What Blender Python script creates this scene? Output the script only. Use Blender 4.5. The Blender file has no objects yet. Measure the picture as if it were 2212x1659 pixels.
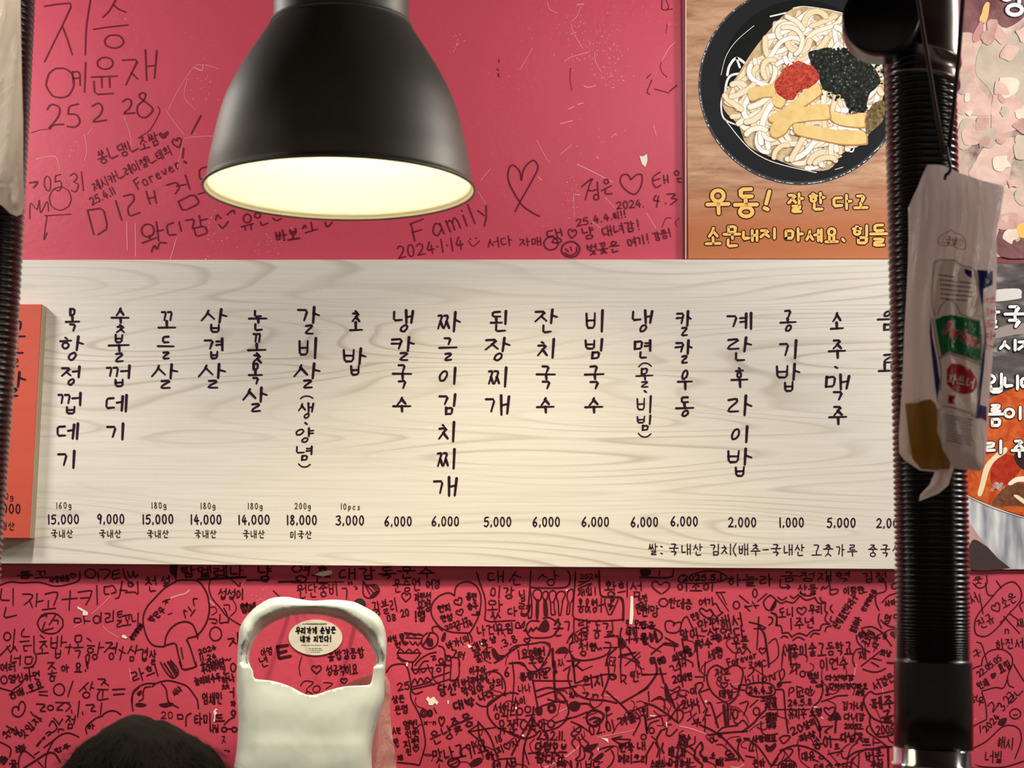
import bpy, bmesh, math, random
from mathutils import Vector, Matrix, noise
from mathutils.geometry import delaunay_2d_cdt
PI = math.pi
S = bpy.context.scene
COL = S.collection
random.seed(7)

# ------------------------------------------------------------------ camera
CAMP = Vector((0.0, -3.0, 1.42))
FPX = 3322.0
_yaw, _pitch, _roll = math.radians(2.006), math.radians(8.395), math.radians(0.422)
_cy, _sy, _cp, _sp = math.cos(_yaw), math.sin(_yaw), math.cos(_pitch), math.sin(_pitch)
C_F = Vector((-_sy * _cp, _cy * _cp, _sp))
_r0 = Vector((_cy, _sy, 0.0))
_u0 = _r0.cross(C_F)
C_R = _r0 * math.cos(_roll) + _u0 * math.sin(_roll)
C_U = -_r0 * math.sin(_roll) + _u0 * math.cos(_roll)
cam_data = bpy.data.cameras.new('camera')
cam = bpy.data.objects.new('camera', cam_data)
COL.objects.link(cam)
cam.matrix_world = Matrix(((C_R.x, C_U.x, -C_F.x, CAMP.x), (C_R.y, C_U.y, -C_F.y, CAMP.y),
                           (C_R.z, C_U.z, -C_F.z, CAMP.z), (0, 0, 0, 1)))
cam_data.sensor_width = 36.0
cam_data.lens = FPX * 36.0 / 2212.0
cam_data.clip_start = 0.05
cam_data.dof.use_dof = True
cam_data.dof.focus_distance = 3.03
cam_data.dof.aperture_fstop = 13.0
S.camera = cam

# ------------------------------------------------------------------ world, lights, exposure
wd = bpy.data.worlds.new('world')
S.world = wd
wd.use_nodes = True
wd.node_tree.nodes['Background'].inputs[0].default_value = (1.0, 0.86, 0.72, 1)
wd.node_tree.nodes['Background'].inputs[1].default_value = 0.16


def area(name, loc, target, size, power, color):
    d = bpy.data.lights.new(name, 'AREA')
    d.shape = 'RECTANGLE'
    d.size, d.size_y = size
    d.energy = power
    d.color = color
    o = bpy.data.objects.new(name, d)
    COL.objects.link(o)
    o.location = loc
    o.rotation_euler = (Vector(target) - Vector(loc)).to_track_quat('-Z', 'Y').to_euler()
    return o


def spot(name, loc, target, power, color, angle, blend, radius):
    d = bpy.data.lights.new(name, 'SPOT')
    d.energy = power
    d.color = color
    d.spot_size = math.radians(angle)
    d.spot_blend = blend
    d.shadow_soft_size = radius
    o = bpy.data.objects.new(name, d)
    COL.objects.link(o)
    o.location = loc
    o.rotation_euler = (Vector(target) - Vector(loc)).to_track_quat('-Z', 'Y').to_euler()
    return o


area('ceiling_light_left', (-1.75, -0.75, 2.68), (-0.75, 0.0, 1.7), (0.35, 0.25), 17.5, (1.0, 0.95, 0.91))
area('ceiling_light_right', (1.75, -0.85, 2.68), (0.85, 0.0, 1.7), (0.35, 0.25), 33, (1.0, 0.96, 0.92))
# unseen spot added to wash the middle of the wall from below the lamp's height down
spot('wall_wash_fill', (-0.12, -0.66, 2.70), (-0.12, -0.62, 0.0), 140, (1.0, 0.88, 0.62), 92, 1.0, 0.05)
spot('board_fill_left', (-0.98, -0.66, 2.70), (-0.98, -0.62, 0.0), 85, (1.0, 0.93, 0.81), 92, 1.0, 0.05)  # added fill, no fitting seen: brightens the left part of the board
spot('board_fill_right', (0.92, -0.66, 2.70), (0.92, -0.62, 0.0), 34, (1.0, 0.92, 0.78), 92, 1.0, 0.05)  # weaker added fill for the right part of the board
spot('bag_fill_spot', (-0.78, -2.05, 2.70), (-0.63, -1.55, 1.93), 75, (1.0, 0.93, 0.82), 34, 0.5, 0.05)  # narrow spot added only to brighten the left bag, clear of the shade
area('upper_wall_fill', (0.3, -0.85, 2.70), (0.1, 0.0, 2.2), (0.5, 0.2), 5.0, (1.0, 0.94, 0.9))  # small added fill that lifts the upper middle of the wall


def lamp_point(name, loc, power, color, radius):
    d = bpy.data.lights.new(name, 'POINT')
    d.energy = power
    d.color = color
    d.shadow_soft_size = radius
    o = bpy.data.objects.new(name, d)
    COL.objects.link(o)
    o.location = loc


lamp_point('pendant_light_right', (1.45, -1.72, 2.02), 9, (1.0, 0.90, 0.74), 0.07)
S.view_settings.view_transform = 'Standard'
S.view_settings.look = 'None'
S.view_settings.gamma = 1.0
S.view_settings.use_curve_mapping = False
S.view_settings.exposure = 0.0


# ------------------------------------------------------------------ helpers
def un(px, py, Y):
    """where the line of sight through a point of the photograph meets the vertical plane y = Y"""
    d = C_R * (px - 1106.0) + C_U * (829.5 - py) + C_F * FPX
    return CAMP + d * ((Y - CAMP.y) / d.y)


def lin(r, g, b):
    f = lambda c: (c / 255.0 / 12.92) if c <= 10.3 else ((c / 255.0 + 0.055) / 1.055) ** 2.4
    return (f(r), f(g), f(b), 1.0)


def mat(name, rgb, rough=0.6, metal=0.0, spec=0.5, emit=None, estr=0.0):
    m = bpy.data.materials.new(name)
    m.use_nodes = True
    b = m.node_tree.nodes['Principled BSDF']
    b.inputs['Base Color'].default_value = lin(*rgb)
    b.inputs['Roughness'].default_value = rough
    b.inputs['Metallic'].default_value = metal
    b.inputs['Specular IOR Level'].default_value = spec
    if emit:
        b.inputs['Emission Color'].default_value = lin(*emit)
        b.inputs['Emission Strength'].default_value = estr
    return m


class NT:
    def __init__(s, m):
        s.t = m.node_tree
        s.b = s.t.nodes['Principled BSDF']

    def n(s, typ, **kw):
        o = s.t.nodes.new(typ)
        for k, v in kw.items():
            setattr(o, k, v)
        return o

    def l(s, a, b):
        s.t.links.new(a, b)

    def coord(s, scale=(1, 1, 1), loc=(0, 0, 0), kind='Object', rot=(0, 0, 0)):
        tc = s.n('ShaderNodeTexCoord')
        mp = s.n('ShaderNodeMapping')
        mp.inputs['Scale'].default_value = scale
        mp.inputs['Location'].default_value = loc
        mp.inputs['Rotation'].default_value = rot
        s.l(tc.outputs[kind], mp.inputs[0])
        return mp.outputs[0]

    def noise(s, vec, scale, detail=3.0, rough=0.5, dist=0.0):
        o = s.n('ShaderNodeTexNoise')
        o.inputs['Scale'].default_value = scale
        o.inputs['Detail'].default_value = detail
        o.inputs['Roughness'].default_value = rough
        o.inputs['Distortion'].default_value = dist
        s.l(vec, o.inputs['Vector'])
        return o.outputs[0]

    def ramp(s, fac, stops, interp='LINEAR'):
        o = s.n('ShaderNodeValToRGB')
        cr = o.color_ramp
        cr.interpolation = interp
        while len(cr.elements) < len(stops):
            cr.elements.new(0.5)
        for e, (p, c) in zip(cr.elements, stops):
            e.position = p
            e.color = c if len(c) == 4 else lin(*c)
        s.l(fac, o.inputs[0])
        return o.outputs[0]

    def mix(s, fac, a, b, mode='MIX'):
        o = s.n('ShaderNodeMix', data_type='RGBA', blend_type=mode)
        for sock, v in ((o.inputs[0], fac), (o.inputs[6], a), (o.inputs[7], b)):
            if hasattr(v, 'is_output'):
                s.l(v, sock)
            else:
                sock.default_value = v if not isinstance(v, tuple) or len(v) == 4 else lin(*v)
        return o.outputs[2]

    def math(s, op, a, b=0.0):
        o = s.n('ShaderNodeMath', operation=op)
        for sock, v in ((o.inputs[0], a), (o.inputs[1], b)):
            if hasattr(v, 'is_output'):
                s.l(v, sock)
            else:
                sock.default_value = v
        return o.outputs[0]

    def bump(s, h, strength, dist=0.01):
        o = s.n('ShaderNodeBump')
        o.inputs['Strength'].default_value = strength
        o.inputs['Distance'].default_value = dist
        s.l(h, o.inputs['Height'])
        s.l(o.outputs[0], s.b.inputs['Normal'])


def tag(o, label=None, cat=None, group=None, kind=None):
    for k, v in (('label', label), ('category', cat), ('group', group), ('kind', kind)):
        if v:
            o[k] = v
    return o


def empty(name, loc):
    o = bpy.data.objects.new(name, None)
    COL.objects.link(o)
    o.location = loc
    o.empty_display_size = 0.05
    return o


class MB:
    """collects points and faces (world coordinates) and links them as one mesh object"""

    def __init__(s):
        s.v = []
        s.f = []

    def add(s, vs, fs):
        k = len(s.v)
        s.v.extend([tuple(p) for p in vs])
        s.f.extend([tuple(i + k for i in f) for f in fs])

    def build(s, name, m, parent=None, smooth=False, origin=None):
        me = bpy.data.meshes.new(name)
        if origin is None:
            origin = PORIG[parent.name] if parent is not None else (0, 0, 0)
        origin = Vector(origin)
        me.from_pydata([(p[0] - origin[0], p[1] - origin[1], p[2] - origin[2]) for p in s.v], [], s.f)
        me.validate()
        me.materials.append(m)
        if smooth:
            me.polygons.foreach_set('use_smooth', [True] * len(me.polygons))
        o = bpy.data.objects.new(name, me)
        COL.objects.link(o)
        if parent is None:
            o.location = origin
        else:
            o.parent = parent
            po = Vector(PORIG[parent.name])
            o.location = origin - po
        PORIG[o.name] = tuple(origin)
        return o

    def box(s, lo, hi):
        x0, y0, z0 = lo
        x1, y1, z1 = hi
        s.add([(x0, y0, z0), (x1, y0, z0), (x1, y1, z0), (x0, y1, z0), (x0, y0, z1), (x1, y0, z1), (x1, y1, z1), (x0, y1, z1)],
              [(0, 3, 2, 1), (4, 5, 6, 7), (0, 1, 5, 4), (1, 2, 6, 5), (2, 3, 7, 6), (3, 0, 4, 7)])

    def tube(s, pts, rads, n=16, cap=True):
        pts = [Vector(p) for p in pts]
        if not hasattr(rads, '__len__'):
            rads = [rads] * len(pts)
        vs, fs = [], []
        ref = None
        for i, p in enumerate(pts):
            t = (pts[min(i + 1, len(pts) - 1)] - pts[max(i - 1, 0)]).normalized()
            if ref is None:
                ref = Vector((0, -1, 0)) if abs(t.y) < 0.9 else Vector((1, 0, 0))
            a = (ref - t * ref.dot(t)).normalized()
            ref = a
            b = t.cross(a)
            for k in range(n):
                q = 2 * PI * k / n
                vs.append(p + (a * math.cos(q) + b * math.sin(q)) * rads[i])
        for i in range(len(pts) - 1):
            for k in range(n):
                k2 = (k + 1) % n
                fs.append((i * n + k, i * n + k2, (i + 1) * n + k2, (i + 1) * n + k))
        if cap:
            fs.append(tuple(range(n - 1, -1, -1)))
            fs.append(tuple((len(pts) - 1) * n + k for k in range(n)))
        s.add(vs, fs)

    def lathe(s, prof, axis_o, n=64, tilt=None):
        """prof: list of (radius, height); revolved about the vertical through axis_o, then tilted"""
        vs, fs = [], []
        for r, h in prof:
            for k in range(n):
                q = 2 * PI * k / n
                p = Vector((r * math.cos(q), r * math.sin(q), h))
                if tilt is not None:
                    p = tilt @ p
                vs.append(p + Vector(axis_o))
        for i in range(len(prof) - 1):
            for k in range(n):
                k2 = (k + 1) % n
                fs.append((i * n + k, i * n + k2, (i + 1) * n + k2, (i + 1) * n + k))
        s.add(vs, fs)


PORIG = {}


def base_empty(name, loc):
    o = empty(name, loc)
    PORIG[o.name] = tuple(loc)
    return o


def bevel(o, w=0.004, seg=3):
    m = o.modifiers.new('bevel', 'BEVEL')
    m.width = w
    m.segments = seg
    m.limit_method = 'ANGLE'
    return o


# ---- lines and writing drawn on a surface: points are taken in photo units and mapped onto the surface
def catmull(p, closed=False, sub=5):
    n = len(p)
    if n < 3:
        return p
    out = []
    rng = range(n if closed else n - 1)
    for i in rng:
        if closed:
            a, b, c, d = p[(i - 1) % n], p[i], p[(i + 1) % n], p[(i + 2) % n]
        else:
            a, b, c, d = p[max(i - 1, 0)], p[i], p[i + 1], p[min(i + 2, n - 1)]
        for k in range(sub):
            t = k / sub
            t2, t3 = t * t, t * t * t
            out.append(tuple(0.5 * (2 * b[j] + (c[j] - a[j]) * t + (2 * a[j] - 5 * b[j] + 4 * c[j] - d[j]) * t2
                                    + (3 * b[j] - a[j] - 3 * c[j] + d[j]) * t3) for j in (0, 1)))
    if not closed:
        out.append(tuple(p[-1]))
    return out


def chaikin(p, q=0.18):
    if len(p) < 3:
        return p
    out = [p[0]]
    for i in range(1, len(p) - 1):
        a, b, c = p[i - 1], p[i], p[i + 1]
        out.append((b[0] + (a[0] - b[0]) * q, b[1] + (a[1] - b[1]) * q))
        out.append((b[0] + (c[0] - b[0]) * q, b[1] + (c[1] - b[1]) * q))
    out.append(p[-1])
    return out


def ribbon(mb, pts, w, fn, w1=None, closed=False):
    """flat stroke of width w (tapering to w1) along pts; fn maps a 2-D point onto the surface"""
    q = [pts[0]]
    for p in pts[1:]:
        if abs(p[0] - q[-1][0]) + abs(p[1] - q[-1][1]) > 0.05:
            q.append(p)
    if len(q) < 2:
        q.append((q[0][0] + 0.3, q[0][1] + 0.1))
    n = len(q)
    w1 = w if w1 is None else w1
    L, R = [], []
    for i in range(n):
        if closed:
            a, b = q[(i - 1) % n], q[(i + 1) % n]
        else:
            a, b = q[max(i - 1, 0)], q[min(i + 1, n - 1)]
        tx, ty = b[0] - a[0], b[1] - a[1]
        d = math.hypot(tx, ty) or 1.0
        nx, ny = -ty / d, tx / d
        h = 0.5 * (w + (w1 - w) * i / (n - 1))
        if 0 < i < n - 1:   # widen a little at corners so that the stroke keeps its width
            ux, uy = q[i][0] - q[i - 1][0], q[i][1] - q[i - 1][1]
            du = math.hypot(ux, uy) or 1.0
            c = abs((ux * tx + uy * ty) / (du * d))
            h /= max(c, 0.62)
        L.append((q[i][0] + nx * h, q[i][1] + ny * h))
        R.append((q[i][0] - nx * h, q[i][1] - ny * h))
    vs = []
    fs = []
    for i in range(n):
        vs += [L[i], R[i]]
    for i in range(n - 1):
        fs.append((2 * i, 2 * i + 2, 2 * i + 3, 2 * i + 1))
    if closed:
        fs.append((2 * n - 2, 0, 1, 2 * n - 1))
    else:
        for e in (0, n - 1):
            o = q[1] if e == 0 else q[n - 2]
            ang = math.atan2(q[e][1] - o[1], q[e][0] - o[0])
            h = 0.5 * (w if e == 0 else w1)
            k = len(vs)
            m = 5
            for j in range(m):
                t = ang - PI / 2 + PI * j / (m - 1)
                vs.append((q[e][0] + h * math.cos(t), q[e][1] + h * math.sin(t)))
            fs.append(tuple(range(k, k + m)))
    mb.add([fn(*p) for p in vs], fs)


def ell(cx, cy, rx, ry, n=18, a0=-PI / 2, rot=0.0):
    out = []
    for k in range(n):
        t = a0 + 2 * PI * k / n
        x, y = rx * math.cos(t), ry * math.sin(t)
        out.append((cx + x * math.cos(rot) - y * math.sin(rot), cy + x * math.sin(rot) + y * math.cos(rot)))
    return out


def heart(cx, cy, w, h, rot=0.0):
    base = [(0, -.22), (-.16, -.46), (-.38, -.44), (-.5, -.2), (-.42, .06), (-.2, .3), (0, .5), (.2, .3), (.42, .06), (.5, -.2),
            (.38, -.44), (.16, -.46)]
    c, s_ = math.cos(rot), math.sin(rot)
    return [(cx + x * w * c - y * h * s_, cy + x * w * s_ + y * h * c) for x, y in base]


def fill(mb, pts, fn):
    mb.add([fn(*p) for p in pts], [tuple(range(len(pts)))])


def cdt(outer, holes, step, fn, mb, back=None):
    """triangulated sheet inside an outline; fn maps 2-D points to space; back(x, y) gives a second skin and the edge between"""
    vs = [Vector(p) for p in outer]
    es = [(i, (i + 1) % len(outer)) for i in range(len(outer))]
    loops = [list(range(len(outer)))]
    for h in holes:
        k = len(vs)
        vs += [Vector(p) for p in h]
        es += [(k + i, k + (i + 1) % len(h)) for i in range(len(h))]
        loops.append(list(range(k, k + len(h))))

    def inside(x, y, poly):
        r = False
        j = len(poly) - 1
        for i in range(len(poly)):
            a, b = poly[i], poly[j]
            if (a[1] > y) != (b[1] > y) and x < (b[0] - a[0]) * (y - a[1]) / (b[1] - a[1]) + a[0]:
                r = not r
            j = i
        return r

    def ok(x, y):
        return inside(x, y, outer) and not any(inside(x, y, h) for h in holes)

    xs = [p[0] for p in outer]
    ys = [p[1] for p in outer]
    bound = [tuple(v) for v in vs]
    y = min(ys) + step * .5
    row = 0
    while y < max(ys):
        x = min(xs) + step * (0.5 if row % 2 else 0.0)
        while x < max(xs):
            if ok(x, y) and min((x - b[0]) ** 2 + (y - b[1]) ** 2 for b in bound) > (step * .45) ** 2:
                vs.append(Vector((x, y)))
            x += step
        y += step * .87
        row += 1
    r = delaunay_2d_cdt(vs, es, [], 0, 1e-6)
    pv = [tuple(p) for p in r[0]]
    fs = []
    for f in r[2]:
        cx = sum(pv[i][0] for i in f) / len(f)
        cy = sum(pv[i][1] for i in f) / len(f)
        if ok(cx, cy):
            fs.append(tuple(f))
    front = [fn(*p) for p in pv]
    if back is None:
        mb.add(front, fs)
        return
    n = len(pv)
    bk = [back(*p) for p in pv]
    cnt = {}
    for f in fs:
        for i in range(len(f)):
            e = (f[i], f[(i + 1) % len(f)])
            cnt[e] = 1
    side = [(b, a, a + n, b + n) for (a, b) in cnt if (b, a) not in cnt]
    mb.add(front + bk, fs + [tuple(i + n for i in reversed(f)) for f in fs] + side)

# ------------------------------------------------------------------ pen strokes of Hangul letters, digits and a few Latin letters
def _st(s):
    out = []
    for part in s.split(';'):
        part = part.strip()
        if part.startswith('o'):
            cx, cy, rx, ry = [float(v) for v in part[1:].split(',')]
            e = ell(cx, cy, rx, ry, 14)
            out.append(('c', [(a / 100, b / 100) for a, b in e]))
        else:
            k = 'p'
            if part.startswith('~'):
                k, part = 's', part[1:]
            out.append((k, [tuple(float(v) / 100 for v in q.split(',')) for q in part.split()]))
    return out


CON = {k: _st(v) for k, v in {
    'ㄱ': '5,10 92,8 60,100', 'ㄴ': '12,0 8,90 96,82', 'ㄷ': '92,6 10,10 8,92 98,86', 'ㄹ': '8,8 88,4 84,46 12,52 8,94 98,90',
    'ㅁ': '12,6 14,96; 12,8 90,4 86,92 14,94', 'ㅂ': '10,4 14,96 86,94 92,0; 12,50 88,46', 'ㅅ': '52,0 38,50 2,98; 46,36 98,96',
    'ㅇ': 'o50,50,46,48', 'ㅈ': '8,8 90,6 52,50 2,100; 52,50 98,96', 'ㅊ': '42,0 62,10; 8,26 90,24 52,58 2,100; 52,58 98,98',
    'ㅋ': '5,10 92,8 60,100; 0,54 78,48', 'ㅌ': '94,4 10,8 10,94 98,90; 12,50 86,46', 'ㅍ': '2,8 98,6; 30,10 34,90; 70,8 66,90; 0,94 100,90',
    'ㅎ': '40,0 60,8; 6,28 94,25; o50,70,32,29'}.items()}
VOW = {k: _st(v) for k, v in {
    'ㅏ': '35,0 38,100; 38,46 100,44', 'ㅑ': '32,0 35,100; 35,32 98,30; 36,58 98,58', 'ㅓ': '92,0 90,100; 5,44 90,40', 'ㅕ': '92,0 90,100; 15,28 90,26; 10,56 90,52',
    'ㅣ': '55,0 54,100', 'ㅐ': '18,0 22,98; 84,2 84,96; 22,48 84,46', 'ㅔ': '52,4 52,94; 0,46 52,42; 94,0 94,100',
    'ㅒ': '18,0 22,98; 84,2 84,96; 22,34 84,32; 22,60 84,58', 'ㅖ': '52,4 52,94; 0,32 52,30; 0,58 52,54; 94,0 94,100',
    'ㅗ': '48,0 50,88; 0,92 100,86', 'ㅛ': '30,0 32,88; 68,0 68,88; 0,92 100,86', 'ㅜ': '0,10 100,4; 52,8 54,100', 'ㅠ': '0,10 100,4; 32,8 30,100; 70,8 72,100',
    'ㅡ': '0,56 100,46'}.items()}
# the brush hand of the menu: small slanted rings, a 2-shaped rieul, leaning stems
BRC = {k: _st(v) for k, v in {'ㄹ': '14,10 78,2 86,20 24,66 8,96 92,90', 'ㅎ': '44,0 60,8; 4,30 94,24; o46,72,26,27', 'ㅅ': '54,0 42,40 0,100; 48,22 98,84', 'ㅁ': '14,6 8,98; 14,10 92,2 84,88 10,96'}.items()}
BRC['ㅇ'] = [('c', ell(.5, .5, .30, .50, 14, rot=.62))]
BRV = {k: _st(v) for k, v in {'ㅏ': '44,0 30,100; 40,40 100,52', 'ㅣ': '60,0 48,100', 'ㅓ': '92,0 84,100; 5,46 88,40', 'ㅐ': '22,0 26,100; 92,6 74,96; 26,52 82,44', 'ㅔ': '60,6 48,96; 0,48 54,40; 98,0 90,100', 'ㅑ': '34,0 36,100; 36,34 98,26; 36,60 98,58'}.items()}
_L = 'ㄱㄲㄴㄷㄸㄹㅁㅂㅃㅅㅆㅇㅈㅉㅊㅋㅌㅍㅎ'
_V = 'ㅏㅐㅑㅒㅓㅔㅕㅖㅗㅘㅙㅚㅛㅜㅝㅞㅟㅠㅡㅢㅣ'
_T = ['', 'ㄱ', 'ㄱㄱ', 'ㄱㅅ', 'ㄴ', 'ㄴㅈ', 'ㄴㅎ', 'ㄷ', 'ㄹ', 'ㄹㄱ', 'ㄹㅁ', 'ㄹㅂ', 'ㄹㅅ', 'ㄹㅌ', 'ㄹㅍ', 'ㄹㅎ', 'ㅁ', 'ㅂ', 'ㅂㅅ', 'ㅅ', 'ㅅㅅ', 'ㅇ', 'ㅈ', 'ㅊ', 'ㅋ', 'ㅌ', 'ㅍ', 'ㅎ']
_DBL = {'ㄲ': 'ㄱㄱ', 'ㄸ': 'ㄷㄷ', 'ㅃ': 'ㅂㅂ', 'ㅆ': 'ㅅㅅ', 'ㅉ': 'ㅈㅈ'}
_CMP = {'ㅘ': 'ㅗㅏ', 'ㅙ': 'ㅗㅐ', 'ㅚ': 'ㅗㅣ', 'ㅝ': 'ㅜㅓ', 'ㅞ': 'ㅜㅔ', 'ㅟ': 'ㅜㅣ', 'ㅢ': 'ㅡㅣ'}
LAT = {k: _st(v) for k, v in {
    '0': 'o50,50,36,48', '1': '48,0 50,100', '2': '~10,20 45,2 84,24 60,60 8,98; 8,97 94,94', '3': '~12,10 60,0 82,24 45,46; ~45,46 90,66 60,98 6,92',
    '4': '55,0 8,66 94,62; 70,30 66,100', '5': '88,2 22,6 18,44; ~18,44 70,40 84,74 48,100 8,90', '6': '~76,0 30,40 12,74 46,100 82,76 56,52 18,68',
    '7': '10,6 88,4 42,100', '8': '~76,16 48,0 22,20 50,46 84,76 50,100 16,76 50,46 80,18', '9': '~84,20 50,0 16,26 46,50 82,22; 84,20 64,100',
    '.': '46,94 54,97', ',': '52,84 42,104', '!': '54,0 50,66; 48,90 52,97', '+': '4,52 96,46; 52,4 48,98', '-': '4,52 96,48', '~': '~0,60 28,38 62,62 98,40',
    '(': '~70,0 36,50 70,100', ')': '~30,0 64,50 30,100', '=': '4,34 96,30; 4,68 96,64', '&': '~92,100 30,30 50,2 66,24 14,66 34,98 84,56', ':': '48,28 52,32; 48,78 52,82',
    '·': '46,48 56,52', 'F': '12,6 18,100; 10,6 92,0; 16,50 78,44', 'a': '~80,48 44,38 14,70 40,98 78,74; 80,42 86,98', 'm': '10,40 16,98; ~14,56 34,40 46,60 48,96; ~48,58 70,40 84,60 88,98',
    'i': '50,42 52,98; 48,18 52,22', 'l': '48,0 52,98', 'y': '14,42 46,76; 84,38 56,90 24,128', 'o': 'o50,70,34,28', 'r': '24,42 28,98; ~28,60 50,42 82,46', 'e': '~18,70 78,64 50,42 18,68 44,98 84,88',
    'v': '14,42 46,98 86,40', 'g': 'o46,64,32,24; ~78,42 80,110 48,128 16,116', 'p': '20,42 22,128; o52,66,30,26', 'c': '~80,50 44,40 18,70 44,98 82,88', 's': '~78,46 40,42 34,62 70,76 66,96 20,92',
    't': '48,10 52,94 80,92; 20,40 80,38', 'n': '18,42 20,98; ~20,58 50,40 76,56 80,98', 'P': '16,4 20,100; ~16,6 80,4 78,48 20,54', 'U': '~10,0 16,80 50,100 84,78 88,0', 'N': '12,100 10,2 86,98 88,0',
    'h': '16,0 20,98; ~20,60 50,42 76,58 80,98', 'E': '88,4 14,6 16,96 92,92; 16,50 80,46', 'C': '~88,14 48,0 12,48 46,100 90,86', 'D': '14,4 16,96; ~14,4 88,30 70,86 16,96', 'R': '16,4 20,100; ~16,6 80,4 74,46 22,52; 40,54 90,100', 'x': '14,42 84,98; 82,42 14,98', 'd': 'o42,66,30,30; 82,0 82,98'}.items()}


def _put(strokes, box, out):
    x0, y0, x1, y1 = box
    for k, p in strokes:
        out.append((k, [(x0 + (x1 - x0) * a, y0 + (y1 - y0) * b) for a, b in p]))


def _cons(j, box, out, br=False):
    j = _DBL.get(j, j)
    if len(j) == 1:
        _put(BRC.get(j, CON[j]) if br else CON[j], box, out)
    else:
        x0, y0, x1, y1 = box
        m = (x0 + x1) / 2
        g = (x1 - x0) * .05
        for q, bx in ((j[0], (x0, y0, m - g, y1)), (j[1], (m + g, y0, x1, y1))):
            _put(BRC.get(q, CON[q]) if br else CON[q], bx, out)


def glyph(ch, br=False):
    """strokes of a character in the unit box"""
    out = []
    vow = lambda k: BRV.get(k, VOW[k]) if br else VOW[k]
    c = ord(ch) - 0xAC00
    if 0 <= c < 11172:
        L, V, T = _L[c // 588], _V[(c % 588) // 28], _T[c % 28]
        if V in 'ㅗㅛㅜㅠㅡ':
            if T:
                _cons(L, (.3, 0, .7, .3) if br else (.22, 0, .78, .32), out, br)
                _put(vow(V), (0, .37, 1, .6 if V != 'ㅡ' else .5), out)
                _cons(T, (.3, .68, .74, 1) if br else (.2, .66, .82, 1), out, br)
            elif V in 'ㅗㅛ':
                _cons(L, (.2, 0, .8, .52), out, br)
                _put(vow(V), (0, .58, 1, 1), out)
            else:
                _cons(L, (.26, 0, .74, .5) if br else (.2, 0, .8, .5), out, br)
                _put(vow(V), (0, .58, 1, 1) if V != 'ㅡ' else (0, .6, 1, 1), out)
        elif V in _CMP:
            h, v = _CMP[V]
            if T:
                _cons(L, (.08, .02, .58, .3), out, br)
                _put(vow(h), (0, .36, .66, .58), out)
                _put(vow(v), (.7, 0, 1, .62), out)
                _cons(T, (.25, .68, .86, 1), out, br)
            else:
                _cons(L, (.08, .05, .56, .45), out, br)
                _put(vow(h), (0, .52, .66, .84), out)
                _put(vow(v), (.7, 0, 1, 1), out)
        else:
            wide = V in 'ㅐㅔㅒㅖ'
            vx = .52 if wide else .6
            if T:
                _cons(L, (.02, .05, vx - .08, .5), out, br)
                _put(vow(V), (vx, 0, .98, .58), out)
                _cons(T, (.34, .66, .72, 1) if br else (.26, .65, .86, 1), out, br)
            else:
                _cons(L, (.02, .14, vx - .1, .86), out, br)
                _put(vow(V), (vx, 0, .98, 1), out)
        return out
    if ch in CON:
        return list(CON[ch])
    if ch in _DBL:
        _cons(ch, (0, 0, 1, 1), out)
        return out
    if ch in VOW:
        return list(VOW[ch])
    if ch == '♡':
        return [('c', catmull(heart(.5, .5, .96, .9), True, 2))]
    return list(LAT.get(ch, []))


def norm(strokes):
    xs = [p[0] for _, s in strokes for p in s]
    ys = [p[1] for _, s in strokes for p in s]
    x0, x1, y0, y1 = min(xs), max(xs), min(ys), max(ys)
    sx, sy = max(x1 - x0, 1e-3), max(y1 - y0, 1e-3)
    return [(k, [((a - x0) / sx, (b - y0) / sy) for a, b in s]) for k, s in strokes]


def draw(mb, strokes, T, w, fn, taper=1.0, jit=0.0, rnd=random):
    """T maps unit-box points to the photo plane"""
    for k, s in strokes:
        if jit:
            s = [(a + rnd.uniform(-jit, jit), b + rnd.uniform(-jit, jit)) for a, b in s]
        p = [T(a, b) for a, b in s]
        if k == 'c':
            ribbon(mb, p, w * (0.9 if taper != 1 else 1), fn, closed=True)
        else:
            p = catmull(p, False, 4) if k == 's' else chaikin(p)
            ww = w
            if taper != 1.0 and k == 'p' and len(s) == 2:   # brush pen: upright strokes press harder
                ww = w * (1.3 if abs(p[0][1] - p[-1][1]) > abs(p[0][0] - p[-1][0]) else 0.98)
            ribbon(mb, p, ww, fn, ww * taper)


def char_box(mb, ch, box, w, fn, taper=1.0, jit=0.0, rnd=random, br=False):
    x0, y0, x1, y1 = box
    st = norm(glyph(ch, br))
    draw(mb, st, lambda a, b: (x0 + (x1 - x0) * a, y0 + (y1 - y0) * b), w, fn, taper, jit, rnd)


def text_line(mb, s, x0, y0, x1, y1, h, w, fn, jit=0.03, rnd=random, fillw=0.86, taper=1.0):
    """characters spread along the centre line (x0,y0)-(x1,y1)"""
    adv = []
    for ch in s:
        adv.append(0.5 if ch in " .,!:'·1il()" else 1.0)
    tot = sum(adv)
    dx, dy = x1 - x0, y1 - y0
    L = math.hypot(dx, dy) or 1.0
    ux, uy = dx / L, dy / L
    vx, vy = -uy, ux
    if vy < 0:
        vx, vy = -vx, -vy
    pos = 0.0
    for ch, a in zip(s, adv):
        cw = L * a / tot
        g = glyph(ch)
        if g:
            ox = x0 + ux * (pos + cw * (1 - fillw) / 2)
            oy = y0 + uy * (pos + cw * (1 - fillw) / 2)
            ww = cw * fillw
            draw(mb, g, lambda p, q: (ox + ux * ww * p + vx * h * (q - .5), oy + uy * ww * p + vy * h * (q - .5)), w, fn, taper, jit, rnd)
        pos += cw


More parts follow.
